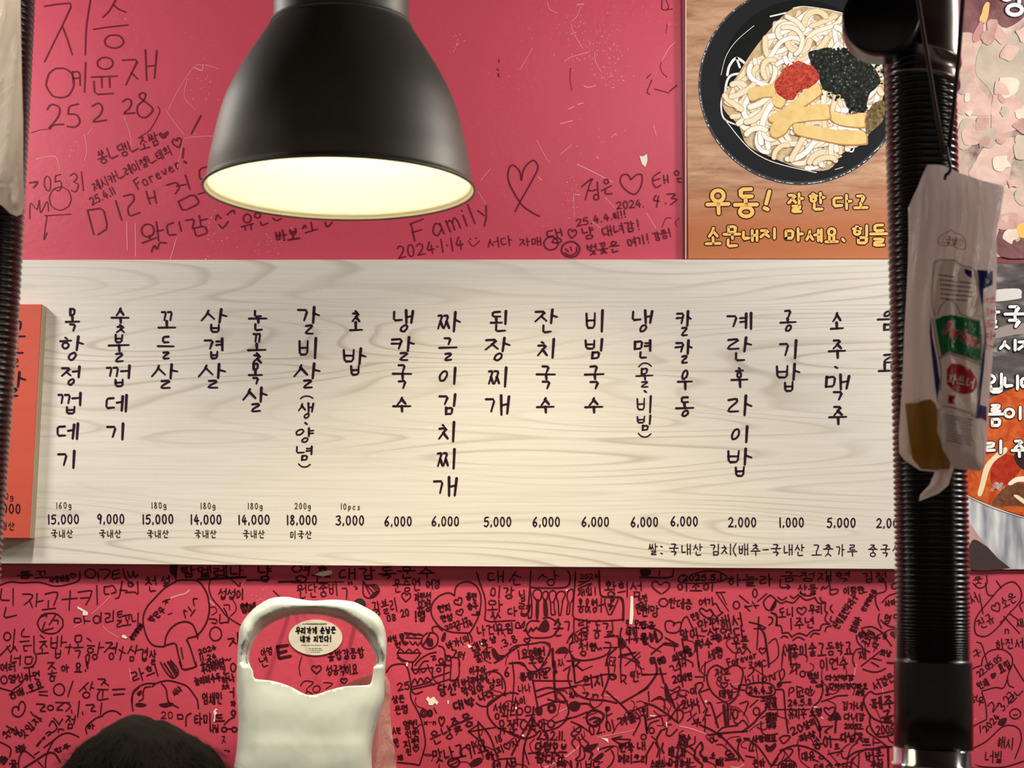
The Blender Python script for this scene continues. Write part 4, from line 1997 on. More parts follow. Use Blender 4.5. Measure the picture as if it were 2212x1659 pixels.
# ------------------------------------------------------------------ long menu board
YB = -0.021
zt = un(930, 561, YB).z
zb = un(930, 1222.5, YB).z
xl = un(-90, 900, YB).x
xr = un(2005, 900, YB).x
b = MB()
b.box((xl, YB, zb), (xr, -0.0016, zt))
board = b.build('menu_board', m_board, origin=((xl + xr) / 2, 0, zb))
tag(board, 'long whitewashed wood menu board with brush-lettered Korean dishes and prices', 'menu board')
fb = wall_fn(YB - 0.0005)
MENU = '''목142,667,171,715 항130,727,180,777 정133,792,171,831 껍126,849,174,893 데124,915,168,948 기126,974,160,1010
숯241,666,278,718 불235,723,278,781 껍231,790,279,834 데230,854,273,888 기232,915,266,949
꼬342,674,379,708 들341,727,375,775 살328,787,383,838
삽435,668,490,717 겹442,731,480,774 살430,787,486,838
눈538,672,576,713 꽃536,721,574,783 목538,785,566,829 살525,838,577,889
갈644,664,689,721 비647,730,682,774 살636,786,690,838 ⌒649,856,676,861 생645,871,677,903 ·659,913,663,916 양640,925,677,955 념641,964,673,994 ⌣645,1002,670,1008
초756,672,782,713 밥743,753,790,809
냉851,671,892,716 칼846,728,895,778 국849,789,888,838 수849,859,886,889
짜946,674,994,715 글949,730,986,778 이950,795,983,829 김949,852,983,895 치948,912,981,953 찌946,971,982,1012 개938,1031,987,1071
된1060,672,1093,715 장1049,730,1101,778 찌1056,794,1093,835 개1049,854,1100,895
잔1156,669,1204,718 치1162,733,1196,773 국1159,791,1199,839 수1160,860,1196,891
비1267,670,1302,716 빔1265,733,1301,774 국1263,791,1304,839 수1264,860,1301,891
냉1367,671,1409,716 면1371,735,1405,773 ⌒1380,785,1407,792 물1374,796,1410,836 ·1392,844,1396,847 비1377,856,1406,891 빔1377,898,1405,929 ⌣1379,936,1406,943
칼1462,672,1493,725 칼1460,736,1495,784 우1464,800,1495,841 동1461,858,1498,899
계1572,676,1623,710 란1572,729,1623,779 후1580,795,1615,836 라1572,855,1623,897 이1581,921,1614,955 밥1573,970,1623,1028
공1686,671,1719,715 기1685,735,1720,773 밥1679,787,1728,844
소1795,676,1821,710 주1791,735,1826,773 ·1804,792,1809,795 맥1784,810,1834,863 주1792,879,1828,916
음1897,672,1937,713 료1899,765,1940,801'''
rb = random.Random(3)
for ln in MENU.split('\n'):
    b = MB()
    small = False
    for it in ln.split():
        ch, box = it[0], tuple(float(v) for v in it[1:].split(','))
        small = small or ch == '⌒'      # the words in brackets are written smaller
        if ch in '⌒⌣':
            x0, y0, x1, y1 = box
            pts = [(x0, y1), ((x0 * .7 + x1 * .3), y0), ((x0 * .3 + x1 * .7), y0), (x1, y1 - 1)]
            if ch == '⌣':
                pts = [(x, y0 + y1 - y) for x, y in pts]
            ribbon(b, catmull(pts), 3.0, fb)
        elif ch == '·':
            ribbon(b, [(box[0], box[1]), (box[2], box[3])], 4.2, fb)
        else:
            char_box(b, ch, box, 3.9 if small else 5.0, fb, 0.78, 0.014, rb, True)
    b.build('dish_name_marking', m_brush, board)
PRICES = '''15,000|102 1122 172 1121;9,000|208 1121 270 1121;15,000|306 1122 376 1121;14,000|410 1122 480 1122;14,000|513 1123 584 1122;18,000|618 1123 686 1123
3,000|724 1124 788 1124;6,000|829 1126 891 1126;6,000|931 1126 993 1126;5,000|1044 1127 1106 1127;6,000|1149 1127 1211 1127;6,000|1255 1127 1317 1127
6,000|1361 1128 1423 1127;6,000|1447 1126 1509 1126;2,000|1572 1128 1635 1128;1,000|1682 1129 1738 1128;5,000|1785 1129 1850 1129;2,000|1892 1130 1956 1130'''
for it in PRICES.replace('\n', ';').split(';'):
    s, c = it.split('|')
    x0, y0, x1, y1 = [float(v) for v in c.split()]
    b = MB()
    text_line(b, s, x0, y0, x1, y1, 20, 3.0, fb, 0.02, rb, 0.8)
    b.build('price', m_brush, board)
for s, c in (('160g', '120 1092 156 1091'), ('180g', '326 1092 361 1091'), ('180g', '432 1093 467 1092'), ('180g', '534 1093 569 1093'), ('200g', '635 1093 673 1093'), ('10pcs', '735 1094 780 1095')):
    x0, y0, x1, y1 = [float(v) for v in c.split()]
    b = MB()
    text_line(b, s, x0, y0, x1, y1, 13, 1.6, fb, 0.0, rb, 0.7)
    b.build('weight', m_print, board)
for s, x, y in (('국내산', 134, 1153), ('국내산', 238, 1153), ('국내산', 341, 1153.5), ('국내산', 444, 1153.5), ('국내산', 548, 1154), ('미국산', 650, 1155)):
    b = MB()
    text_line(b, s, x - 25, y, x + 25, y, 17, 2.0, fb, 0.0, rb, 0.78)
    b.build('origin_note', m_print, board)
b = MB()
NOTE = '쌀1402,1174,1420,1198 :1427,1180,1431,1196 국1446,1175,1465,1199 내1473,1175,1491,1198 산1498,1175,1517,1199 김1535,1175,1552,1199 치1559,1175,1578,1199 (1584,1174,1590,1201 배1597,1175,1615,1199 추1622,1175,1642,1200 -1648,1187,1660,1187.6 국1666,1176,1686,1200 내1694,1176,1711,1199 산1718,1176,1737,1200 고1754,1177,1774,1199 춧1779,1176,1799,1201 가1807,1176,1824,1201 루1831,1177,1851,1201 중1876,1177,1895,1202 국1903,1177,1922,1202 산1929,1177,1949,1202'
for it in NOTE.split():
    char_box(b, it[0], tuple(float(v) for v in it[1:].split(',')), 2.3, fb)
b.build('note_marking', m_brush, board)

# ------------------------------------------------------------------ orange plaque fixed on the board
YP = YB - 0.026
p1, p2 = un(90, 657, YP), un(64, 1163, YP)
xr_p = (p1.x + p2.x) / 2
b = MB()
b.box((xl + 0.002, YP, p2.z), (xr_p, YB - 0.0003, p1.z))
plq = b.build('menu_plaque', m_orange, origin=(xr_p - 0.05, YB, p2.z))
bevel(plq, 0.0012, 2)
tag(plq, 'orange wooden menu plaque fixed to the left end of the whitewashed board', 'plaque')
b = MB()
b.box((xr_p, YP + 0.0015, p2.z + 0.001), (xr_p + 0.0012, YB - 0.0003, p1.z - 0.001))
b.build('plaque_edge', m_side, plq)
fp = wall_fn(YP - 0.0005)
b = MB()
for ch, box in (('꼬', (18, 695, 54, 727)), ('들', (14, 740, 49, 792)), ('살', (-2, 804, 55, 856))):
    char_box(b, ch, box, 4.8, fp, 0.8, 0.01, rb, True)
b.build('dish_name_marking', m_brush, plq)
b = MB()
text_line(b, '15,000', -26, 1098, 46, 1099, 20, 2.8, fp, 0.02, rb, 0.8)
text_line(b, '180g', -8, 1071, 31, 1073, 13, 1.5, fp, 0, rb, 0.7)
text_line(b, '국내산', -18, 1136, 33, 1137, 17, 1.9, fp, 0, rb, 0.78)
b.build('price_marking', m_brush, plq)

# ------------------------------------------------------------------ oval sticker
b = MB()
e = ell(681.5, 1377, 58, 38.5, 56)
n = len(e)
b.add([un(x, y, -0.0022) for x, y in e] + [un(x, y, -0.0004) for x, y in e],
      [tuple(range(n))] + [(i, i + n, (i + 1) % n + n, (i + 1) % n) for i in range(n)])
c = un(681.5, 1377, 0)
stk = b.build('oval_sticker', mat('white_sticker', (226, 222, 202), 0.35), origin=c)
tag(stk, 'white oval sticker with black Korean lettering stuck on the pink wall', 'sticker')
fs = wall_fn(-0.0026)
b = MB()
text_line(b, '우리가게 손님은', 638, 1362, 726, 1361, 14, 3.0, fs, 0, rb, 0.8)
text_line(b, '내가 지킨다!', 648, 1380.5, 717, 1379.5, 13, 2.9, fs, 0, rb, 0.8)
b.build('slogan', mat('sticker_black', (26, 22, 22), 0.5), stk)
b = MB()
for x0, x1, y, w in ((655, 706, 1347.5, 3.4), (651, 708, 1393.5, 1.2), (668, 694, 1400.5, 1.6), (669, 696, 1404.5, 1.6), (672, 690, 1408.5, 1.4)):
    x = x0
    while x < x1:
        ribbon(b, [(x, y), (x + rb.uniform(1.2, 3.2), y + rb.uniform(-.4, .4))], w, fs)
        x += rb.uniform(3.2, 5)
b.build('fine_print', mat('sticker_grey', (150, 146, 132), 0.5), stk)

# ------------------------------------------------------------------ posters on the right
YU = -0.006


def poster(name, x0, y0, x1, y1, Y, m, label):
    a, d = un(x0, y0, Y), un(x1, y1, Y)
    b = MB()
    b.box((a.x, Y, d.z), (d.x, -0.0004, a.z))
    o = b.build(name, m, origin=((a.x + d.x) / 2, 0, d.z))
    return tag(o, label, 'poster')


def patch_part(name, pts, m, parent, Y, sc, ox, oy, smooth=True):
    b = MB()
    p = catmull(pts, True, 4) if smooth else pts
    fill(b, [(ox + x / sc, oy + y / sc) for x, y in p], wall_fn(Y))
    return b.build(name, m, parent)


def mottled(name, a, c, scale, rough=0.6, third=None):
    m = mat(name, a, rough, spec=0.12)
    t = NT(m)
    st = [(0.34, a), (0.66, c)] + ([(0.8, third)] if third else [])
    t.l(t.ramp(t.noise(t.coord(), scale, 4.0, 0.65, 0.6), st), t.b.inputs['Base Color'])
    return m


def outlined(parent, items, w_in, w_out, Y, m_in, m_out, sc, ox, oy, taper=1.0):
    words = []
    for it in items:                     # one part for each word
        if words and abs(it[2] - words[-1][-1][2]) < 60 and -20 < it[1] - words[-1][-1][3] < 50:
            words[-1].append(it)
        else:
            words.append([it])
    for word in words:
        for nm, w, yy, m in (('outline_marking', w_out, Y, m_out), ('lettering_marking', w_in, Y - 0.00015, m_in)):
            b = MB()
            f = wall_fn(yy)
            for ch, x0, y0, x1, y1 in word:
                char_box(b, ch, (ox + x0 / sc, oy + y0 / sc, ox + x1 / sc, oy + y1 / sc), w, f, taper)
            b.build(nm, m, parent)


m_table = mat('printed_wood_table', (205, 160, 125), 0.6, spec=0.12)
q = NT(m_table)
co = q.coord((1.6, 1, 9), rot=(0, math.radians(-24), 0))
pl = q.ramp(q.noise(co, 6.0, 4.0, 0.65, 0.5), [(0.3, (156, 112, 86)), (0.5, (188, 146, 116)), (0.72, (210, 172, 140))])
sp = q.n('ShaderNodeSeparateXYZ')
tcn = q.n('ShaderNodeTexCoord')
q.l(tcn.outputs['Object'], sp.inputs[0])
g = q.n('ShaderNodeMapRange')
g.inputs[1].default_value = 0.17
g.inputs[2].default_value = 0.06
q.l(sp.outputs[2], g.inputs[0])
q.l(q.mix(g.outputs[0], pl, (190, 118, 78)), q.b.inputs['Base Color'])
ud = poster('noodle_poster', 1481, -60, 2005, 558.5, YU, m_table, 'poster of a black bowl of udon noodles with yellow Korean lettering')
US, UX, UY = 2.963, 1480, 0
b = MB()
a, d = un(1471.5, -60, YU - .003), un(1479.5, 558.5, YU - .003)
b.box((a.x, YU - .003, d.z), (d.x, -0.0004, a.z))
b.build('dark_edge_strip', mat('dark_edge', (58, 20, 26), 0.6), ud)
b = MB()
ribbon(b, [(1481.6, -50), (1481.2, 558)], 2.2, wall_fn(YU - .0004))
b.build('white_margin', mat('poster_white', (232, 214, 196), 0.5), ud)
cyb = 545.0
bowl = ell(740, 545, 655, 640, 60)
patch_part('printed_bowl_rim', [(x, y) for x, y in bowl], mat('printed_bowl_edge', (66, 68, 76), 0.6, spec=0.12), ud, YU - .0004, US, UX, UY, False)
patch_part('printed_bowl', [(740 + (x - 740) * .975, 540 + (y - 545) * .972) for x, y in bowl], mat('printed_black_glaze', (30, 33, 34), 0.6, spec=0.12), ud, YU - .0005, US, UX, UY, False)
patch_part('printed_bowl_inside', [(745 + (x - 740) * .80, 530 + (y - 545) * .83) for x, y in bowl], mat('printed_black_inside', (16, 18, 18), 0.6, spec=0.12), ud, YU - .0006, US, UX, UY, False)
m_white = mat('printed_white', (240, 238, 234), 0.6, spec=0.12)
b = MB()
f = wall_fn(YU - .0007)
rr = random.Random(5)
for k in range(150):       # glints along the rim
    t = rr.uniform(PI * .05, PI * 1.45)
    x, y = 740 + 648 * math.cos(t), 543 + 632 * math.sin(t)
    ribbon(b, [(UX + x / US, UY + y / US), (UX + (x - 9 * math.sin(t)) / US, UY + (y + 9 * math.cos(t)) / US)], rr.uniform(.8, 2.2), f)
for s, w in ((((230, 480), (262, 360), (330, 260), (440, 165)), 1.2), (((545, 105), (590, 95), (645, 82)), 3.2), (((690, 52), (760, 42), (900, 60), (1030, 90)), 2.0),
             (((270, 480), (285, 420), (330, 372), (395, 415)), 5.5), (((255, 600), (268, 520), (300, 480), (370, 470)), 5.0), (((330, 372), (350, 430)), 5), (((240, 610), (230, 680), (250, 760), (330, 800)), 3.4),
             (((265, 560), (325, 548)), 3), (((250, 760), (390, 930), (500, 1010), (640, 1060), (840, 1105)), 1.8), (((940, 960), (960, 1010), (1000, 1000)), 3.0), (((1030, 960), (1070, 970), (1085, 930)), 3.0),
             (((1010, 1070), (960, 1085)), 1.4), (((1210, 970), (1255, 930)), 1.4), (((1150, 850), (1130, 790), (1165, 700)), 2.4), (((1165, 920), (1150, 850)), 2.4)):
    ribbon(b, catmull([(UX + x / US, UY + y / US) for x, y in s], False, 6), w, f)
b.build('printed_glints', m_white, ud)
NPOLY = [(240, 620), (330, 490), (430, 330), (560, 170), (680, 60), (800, 50), (950, 75), (1060, 120), (1150, 250), (1250, 400), (1270, 600), (1210, 760), (1150, 900), (1010, 980), (920, 1085), (750, 1080),
         (560, 1010), (400, 930), (340, 800), (255, 710)]
patch_part('printed_broth', NPOLY, mottled('printed_broth_tone', (186, 154, 108), (222, 200, 162), 60), ud, YU - .0008, US, UX, UY)


def inpoly(x, y, poly):
    r = False
    j = len(poly) - 1
    for i in range(len(poly)):
        a, c = poly[i], poly[j]
        if (a[1] > y) != (c[1] > y) and x < (c[0] - a[0]) * (y - a[1]) / (c[1] - a[1]) + a[0]:
            r = not r
        j = i
    return r


m_nd = [mat('printed_noodle_%s' % n_, c_, 0.4) for n_, c_ in (('cream', (246, 234, 212)), ('white', (250, 246, 240)), ('warm', (240, 218, 178)))]
m_nsh = mat('printed_noodle_edge', (190, 164, 138), 0.6, spec=0.12)
nb = [MB(), MB(), MB()]
ns = MB()
yy = YU - .0009
made = 0
tries = 0
while made < 210 and tries < 9000:
    tries += 1
    x, y = rr.uniform(240, 1270), rr.uniform(60, 1080)
    t = rr.uniform(0, 2 * PI)
    cv = rr.uniform(-.5, .5)
    pts = []
    for k in range(rr.randint(6, 13)):
        if not inpoly(x, y, NPOLY):
            break
        pts.append((UX + x / US, UY + y / US))
        x += 34 * math.cos(t)
        y += 34 * math.sin(t)
        t += cv
        cv += rr.uniform(-.22, .22)
        cv = max(-.75, min(.75, cv))
    if len(pts) < 5:
        continue
    w = rr.uniform(8.5, 11.5)
    p = catmull(pts, False, 4)
    yy -= 0.000006
    ribbon(ns, p, w + 2.6, wall_fn(yy))
    yy -= 0.000006
    ribbon(nb[rr.choice((0, 0, 1, 1, 2) if pts[0][1] < 130 or pts[0][1] > 270 else (0, 2, 2, 1))], p, w, wall_fn(yy))
    made += 1
ns.build('printed_noodle_edges', m_nsh, ud)
for k in range(3):
    nb[k].build('printed_noodles', m_nd[k], ud)
YT = yy - .00008
m_sea = mat('printed_seaweed', (34, 38, 34), 0.6, spec=0.12)
q = NT(m_sea)
v = q.n('ShaderNodeTexVoronoi')
v.inputs['Scale'].default_value = 150.0
q.l(q.coord(), v.inputs['Vector'])
q.l(q.ramp(q.mix(0.5, v.outputs['Distance'], q.noise(q.coord(), 120.0, 3.0, .7)), [(0.22, (156, 158, 148)), (0.36, (50, 54, 50)), (0.62, (20, 23, 21))]), q.b.inputs['Base Color'])
patch_part('printed_seaweed', [(790, 335), (850, 318), (905, 305), (960, 322), (1020, 318), (1085, 345), (1150, 362), (1190, 410), (1222, 450), (1252, 520), (1215, 570), (1180, 600), (1165, 660), (1150, 715), (1090, 715), (1040, 690),
                               (1010, 620), (950, 590), (890, 575), (862, 520), (850, 470), (815, 430), (800, 390)], m_sea, ud, YT, US, UX, UY)
patch_part('printed_seaweed', [(1165, 740), (1210, 660), (1275, 650), (1270, 760), (1220, 820), (1160, 850)], mottled('printed_dark_greens', (54, 46, 26), (150, 128, 84), 120), ud, YT, US, UX, UY)
patch_part('printed_chilli_flakes', [(572, 530), (610, 480), (640, 432), (685, 412), (722, 388), (775, 410), (822, 430), (862, 490), (835, 535), (800, 560), (750, 575), (720, 600), (690, 640), (640, 632), (610, 610), (585, 590)],
           mottled('printed_red_flakes', (150, 30, 24), (206, 92, 70), 170), ud, YT - .00006, US, UX, UY)
for nm, m, boxes, n_, rr0 in (('printed_seaweed', m_sea, ((790, 330, 1000, 430), (860, 560, 1060, 640), (1040, 660, 1180, 730), (1150, 350, 1265, 560), (880, 310, 1100, 340)), 150, 12),
                              ('printed_chilli_flakes', mat('printed_chilli_specks', (166, 44, 32), 0.6, spec=0.12), ((560, 500, 660, 640), (600, 400, 860, 440), (780, 540, 860, 620), (590, 580, 760, 650)), 90, 7)):
    b = MB()
    for k in range(n_):
        bx = rr.choice(boxes)
        x, y = rr.uniform(bx[0], bx[2]), rr.uniform(bx[1], bx[3])
        r_ = rr.uniform(.35, 1) * rr0
        fill(b, [(UX + (px_ + rr.uniform(-2, 2)) / US, UY + (py_ + rr.uniform(-2, 2)) / US) for px_, py_ in ell(x, y, r_ * rr.uniform(.7, 1.6), r_, 8, rot=rr.uniform(0, 3))], wall_fn(YT - .00008))
    b.build(nm, m, ud)
m_tofu = mottled('printed_fried_tofu', (238, 210, 146), (226, 192, 122), 40)
m_tofu2 = mat('printed_tofu_edge', (184, 140, 82), 0.6, spec=0.12)
for k, (pts) in enumerate(([(405, 572), (480, 552), (560, 545), (572, 610), (490, 622), (420, 642)], [(570, 600), (640, 640), (610, 690), (560, 660)], [(920, 705), (1010, 740), (1140, 722), (1146, 780), (1140, 812), (1000, 800), (930, 760)],
                           [(540, 745), (640, 690), (800, 560), (850, 535), (868, 575), (862, 605), (760, 680), (660, 740), (560, 780)],
                           [(545, 850), (560, 790), (620, 730), (740, 690), (900, 665), (922, 720), (915, 760), (800, 770), (690, 790), (640, 850), (580, 880)],
                           [(705, 790), (800, 800), (960, 830), (1110, 835), (1150, 850), (1160, 900), (1140, 920), (1000, 920), (850, 890), (720, 860), (695, 820)])):
    cx = sum(p[0] for p in pts) / len(pts)
    cy = sum(p[1] for p in pts) / len(pts)
    patch_part('printed_tofu_edge', [(cx + (x - cx) * 1.03 + 4, cy + (y - cy) * 1.04 + 7) for x, y in pts], m_tofu2, ud, YT - .00012 - k * .00006, US, UX, UY)
    patch_part('printed_tofu_strip', pts, m_tofu, ud, YT - .00015 - k * .00006, US, UX, UY)
m_yel = mat('printed_yellow', (250, 200, 112), 0.6, spec=0.12)
m_dko = mat('printed_dark_outline', (60, 16, 16), 0.6, spec=0.12)
outlined(ud, [('우', 142, 1218, 278, 1365), ('동', 318, 1210, 460, 1385), ('!', 508, 1225, 540, 1340)], 8.4, 13.2, YU - .0004, m_yel, m_dko, US, UX, UY)
outlined(ud, [('잘', 663, 1240, 752, 1355), ('한', 800, 1236, 890, 1340), ('다', 952, 1250, 1062, 1335), ('고', 1085, 1254, 1165, 1330),
              ('소', 135, 1460, 225, 1560), ('문', 248, 1450, 350, 1575), ('내', 372, 1475, 460, 1540), ('지', 484, 1464, 572, 1525), ('마', 645, 1464, 752, 1538), ('세', 778, 1470, 872, 1545), ('요', 900, 1462, 976, 1548),
              ('.', 1008, 1530, 1018, 1542), ('힘', 1076, 1445, 1162, 1556), ('들', 1186, 1440, 1292, 1570)], 6.0, 10.5, YU - .0004, m_yel, m_dko, US, UX, UY)

# meat poster, upper right
m_meat = mat('printed_meat_haze', (196, 160, 148), 0.6, spec=0.12)
q = NT(m_meat)
big = q.noise(q.coord(loc=(0.4, 0, 0.3)), 9.0, 4.0, 0.6, 0.8)
q.l(q.ramp(big, [(0.32, (122, 82, 84)), (0.43, (158, 148, 134)), (0.53, (200, 168, 156)), (0.64, (212, 194, 180)), (0.74, (170, 160, 142))]), q.b.inputs['Base Color'])
mp = poster('meat_poster', 2045, -60, 2352, 555, YU, m_meat, 'poster of pale pink frying meat in the upper right corner')
MS, MX, MY = 2.963, 2040, 0
m_pk = mottled('printed_pink_meat', (190, 152, 142), (212, 184, 170), 20, third=(222, 202, 188))
m_pk2 = mottled('printed_grey_meat', (168, 156, 142), (196, 178, 162), 16, third=(214, 194, 180))
m_mar = mottled('printed_maroon', (98, 60, 66), (140, 98, 98), 16, third=(160, 128, 120))
for k, (m, pts) in enumerate(((m_mar, [(40, -60), (600, -60), (560, 60), (400, 180), (300, 120), (190, 210), (100, 210), (60, 60)]), (m_pk2, [(250, 260), (420, 220), (640, 240), (640, 640), (420, 760), (280, 560), (200, 460)]),
                              (m_pk, [(100, 225), (180, 215), (182, 280), (200, 360), (190, 430), (150, 520), (85, 560), (90, 400)]), (m_pk, [(85, 570), (170, 525), (260, 600), (310, 690), (290, 740), (140, 735), (70, 700)]),
                              (m_pk, [(155, 1110), (200, 1030), (270, 930), (420, 880), (520, 890), (500, 960), (440, 1010), (400, 1180), (300, 1190), (200, 1150)]),
                              (m_pk, [(320, 590), (400, 570), (480, 640), (520, 740), (460, 830), (330, 860), (300, 780)]), (m_pk, [(380, 1240), (460, 1260), (620, 1330), (640, 1480), (420, 1440), (350, 1340)]),
                              (m_pk2, [(120, 760), (230, 800), (210, 900), (120, 960), (80, 900)]), (m_mar, [(350, 1480), (440, 1460), (640, 1560), (640, 1640), (360, 1640)]),
                              (mat('printed_orange_stick', (232, 178, 116), 0.6, spec=0.12), [(262, 20), (292, 28), (268, 140), (226, 134), (240, 80)]), (mat('printed_pale_stick', (188, 134, 134), 0.6, spec=0.12), [(226, 140), (250, 150), (240, 240), (190, 270), (185, 220)]),
                              (mat('printed_yellow_flower', (222, 178, 92), 0.6, spec=0.12), [(445, 1470), (480, 1435), (560, 1430), (600, 1470), (560, 1520), (470, 1515)]))):
    b = MB()
    p = catmull(pts, True, 4)
    p = [(x + 6 * noise.noise((x * .05, y * .05, k)), y + 6 * noise.noise((y * .05, x * .05, k + 9))) for x, y in p]
    fill(b, [(MX + x / MS, MY + y / MS) for x, y in p], wall_fn(YU - .0004 - .0001 * k))
    b.build('printed_meat', m, mp)
rm = random.Random(8)
m_bits = [m_pk, m_pk2, mottled('printed_hazy_cream', (208, 190, 172), (224, 210, 192), 24), mottled('printed_dull_rose', (168, 128, 120), (200, 164, 152), 24)]
for k in range(46):
    x, y = rm.uniform(90, 620), rm.uniform(180, 1560)
    r_ = rm.uniform(16, 60)
    pts = [(px_ + rm.uniform(-.3, .3) * r_, py_ + rm.uniform(-.3, .3) * r_) for px_, py_ in ell(x, y, r_ * rm.uniform(.8, 1.6), r_, 9, rot=rm.uniform(0, 3))]
    b = MB()
    fill(b, [(MX + a_ / MS, MY + c_ / MS) for a_, c_ in catmull(pts, True, 3)], wall_fn(YU - .0017 - .00001 * k))
    b.build('printed_meat', rm.choice(m_bits), mp)
outlined(mp, [('양', 2162, -32, 2216, 32)], 8.5, 12.5, YU - .0025, m_white, mat('printed_black', (40, 34, 40), 0.6, spec=0.12), 1, 0, 0)
b = MB()
a, d = un(2045, 554, YU), un(2352, 569, YU)
b.box((a.x, -0.004, d.z), (d.x, -0.0004, a.z))
b.build('dark_red_border', mat('dark_red_edge', (104, 22, 36), 0.5), mp)

# soup poster, lower right
m_pan = mat('printed_pan_grey', (92, 86, 84), 0.6, spec=0.12)
q = NT(m_pan)
q.l(q.ramp(q.noise(q.coord((3, 1, 10), rot=(0, .15, 0)), 5.0, 3.0, .5), [(0.3, (42, 40, 40)), (0.55, (92, 86, 86)), (0.72, (150, 146, 146))]), q.b.inputs['Base Color'])
kp = poster('soup_poster', 2062, 570, 2352, 1232, YU, m_pan, 'poster of red noodle soup in a steel bowl with white Korean lettering')
KS, KX, KY = 2.371, 2080, 540
m_soup = mottled('printed_red_soup', (176, 52, 24), (212, 110, 48), 40, third=(232, 150, 76))
m_bowl = mat('printed_steel_bowl', (176, 178, 182), 0.6, spec=0.12)
q = NT(m_bowl)
q.l(q.ramp(q.noise(q.coord((7, 1, 1.5), rot=(0, -.35, 0)), 6.0, 2.0), [(0.32, (118, 118, 128)), (0.5, (182, 184, 190)), (0.68, (226, 226, 224))]), q.b.inputs['Base Color'])
for k, (nm, m, pts, sm) in enumerate((('printed_tray', mat('printed_light_tray', (206, 202, 198), 0.6, spec=0.12), [(150, 210), (285, 198), (300, 235), (285, 250), (150, 262)], True),
                                      ('printed_tray', mat('printed_mid_tray', (150, 138, 134), 0.6, spec=0.12), [(150, 410), (340, 370), (640, 380), (640, 470), (330, 430), (150, 455)], True),
                                      ('printed_table', mottled('printed_pale_table', (186, 150, 142), (206, 176, 166), 12), [(0, 1240), (20, 1260), (640, 1500), (640, 1636), (-30, 1636), (-30, 1240)], False),
                                      ('printed_shadow', mat('printed_dark_shadow', (70, 56, 54), 0.6, spec=0.12), [(45, 1490), (110, 1510), (200, 1590), (236, 1630), (24, 1630)], True),
                                      ('printed_bowl', m_bowl, [(-20, 1235), (40, 1265), (160, 1320), (320, 1370), (640, 1400), (640, 1636), (250, 1634), (180, 1580), (90, 1480), (30, 1390)], False),
                                      ('printed_soup', m_soup, [(-20, 1090), (60, 900), (140, 760), (300, 690), (640, 690), (640, 1395), (320, 1365), (160, 1315), (40, 1262), (-20, 1232)], False),
                                      ('printed_soup_dark', mottled('printed_deep_red', (150, 30, 16), (190, 60, 34), 50), [(170, 1060), (250, 1050), (300, 1110), (240, 1190), (170, 1230), (140, 1160)], True),
                                      ('printed_beef', mottled('printed_brown_beef', (84, 48, 30), (130, 82, 54), 70), [(190, 1240), (240, 1200), (310, 1195), (400, 1230), (400, 1330), (280, 1310), (150, 1310)], True),
                                      ('printed_mushroom', mat('printed_dark_mushroom', (48, 36, 30), 0.6, spec=0.12), [(262, 1050), (320, 1030), (420, 1060), (400, 1130), (300, 1120)], True),
                                      ('printed_noodle', m_nd[2], [(75, 1250), (90, 1190), (110, 1110), (150, 1060), (215, 1010), (225, 1035), (165, 1080), (135, 1130), (115, 1200), (95, 1258)], True),
                                      ('printed_noodle', m_nd[0], [(232, 1195), (270, 1165), (330, 1160), (330, 1185), (280, 1188), (245, 1205)], True),
                                      ('printed_noodle', m_nd[2], [(262, 1262), (280, 1255), (330, 1290), (330, 1312)], True))):
    patch_part(nm, pts, m, kp, YU - .0004 - .0001 * k, KS, KX, KY, sm)
b = MB()
for k in range(26):
    x, y = rr.gauss(180, 16), rr.gauss(1208, 10)
    ribbon(b, [(KX + px_ / KS, KY + py_ / KS) for px_, py_ in ell(x, y, 7, 5, 10)], .7, wall_fn(YU - .0018), closed=True)
ribbon(b, catmull([(KX + x / KS, KY + y / KS) for x, y in ((-15, 1238), (40, 1267), (160, 1322), (320, 1372))]), 2.0, wall_fn(YU - .0018))
b.build('printed_glints', mat('printed_soft_white', (226, 208, 200), 0.6, spec=0.12), kp)
outlined(kp, [('칼', 95, 290, 185, 395), ('국', 216, 290, 312, 392), ('시', 192, 462, 268, 512), ('지', 285, 460, 370, 516), ('입', 112, 635, 198, 728), ('니', 214, 645, 280, 712), ('다', 300, 645, 380, 712),
              ('름', 128, 795, 208, 900), ('이', 216, 805, 294, 865), ('리', 118, 978, 194, 1038), ('주', 252, 978, 322, 1058)], 6.4, 10.0, YU - .0020, m_white, mat('printed_black_outline', (34, 26, 30), 0.6, spec=0.12), KS, KX, KY)

# ------------------------------------------------------------------ pendant lamp
YL = -1.40
lc = un(734.5, 411.5, YL)
mpp = (un(1026, 404, YL) - un(444, 404, YL)).x / 582.0
cosel = 0.966
hz = lambda y: (1272 - y) / 3.16 * mpp / cosel * 0.965
prof = [(291, 1270), (288.5, 1258), (283.5, 1238), (282, 1200), (279, 1110), (272.5, 1000), (263, 850), (246, 660), (218, 470), (186, 300), (166, 200), (156, 152), (153, 135), (148, 118), (146.5, 95), (146.5, 0), (146.5, -200), (146.5, -420)]
tilt = Matrix.Rotation(math.radians(-0.6), 3, 'Y') @ Matrix.Rotation(math.radians(2.1), 3, 'X')
lamp = base_empty('pendant_lamp', tuple(lc))
tag(lamp, 'dark grey metal dome pendant lamp with a glowing cream inside, hanging over the menu board', 'lamp')


def smooth_prof(p):
    return [(r, h_) for r, h_ in catmull(p, False, 4)]


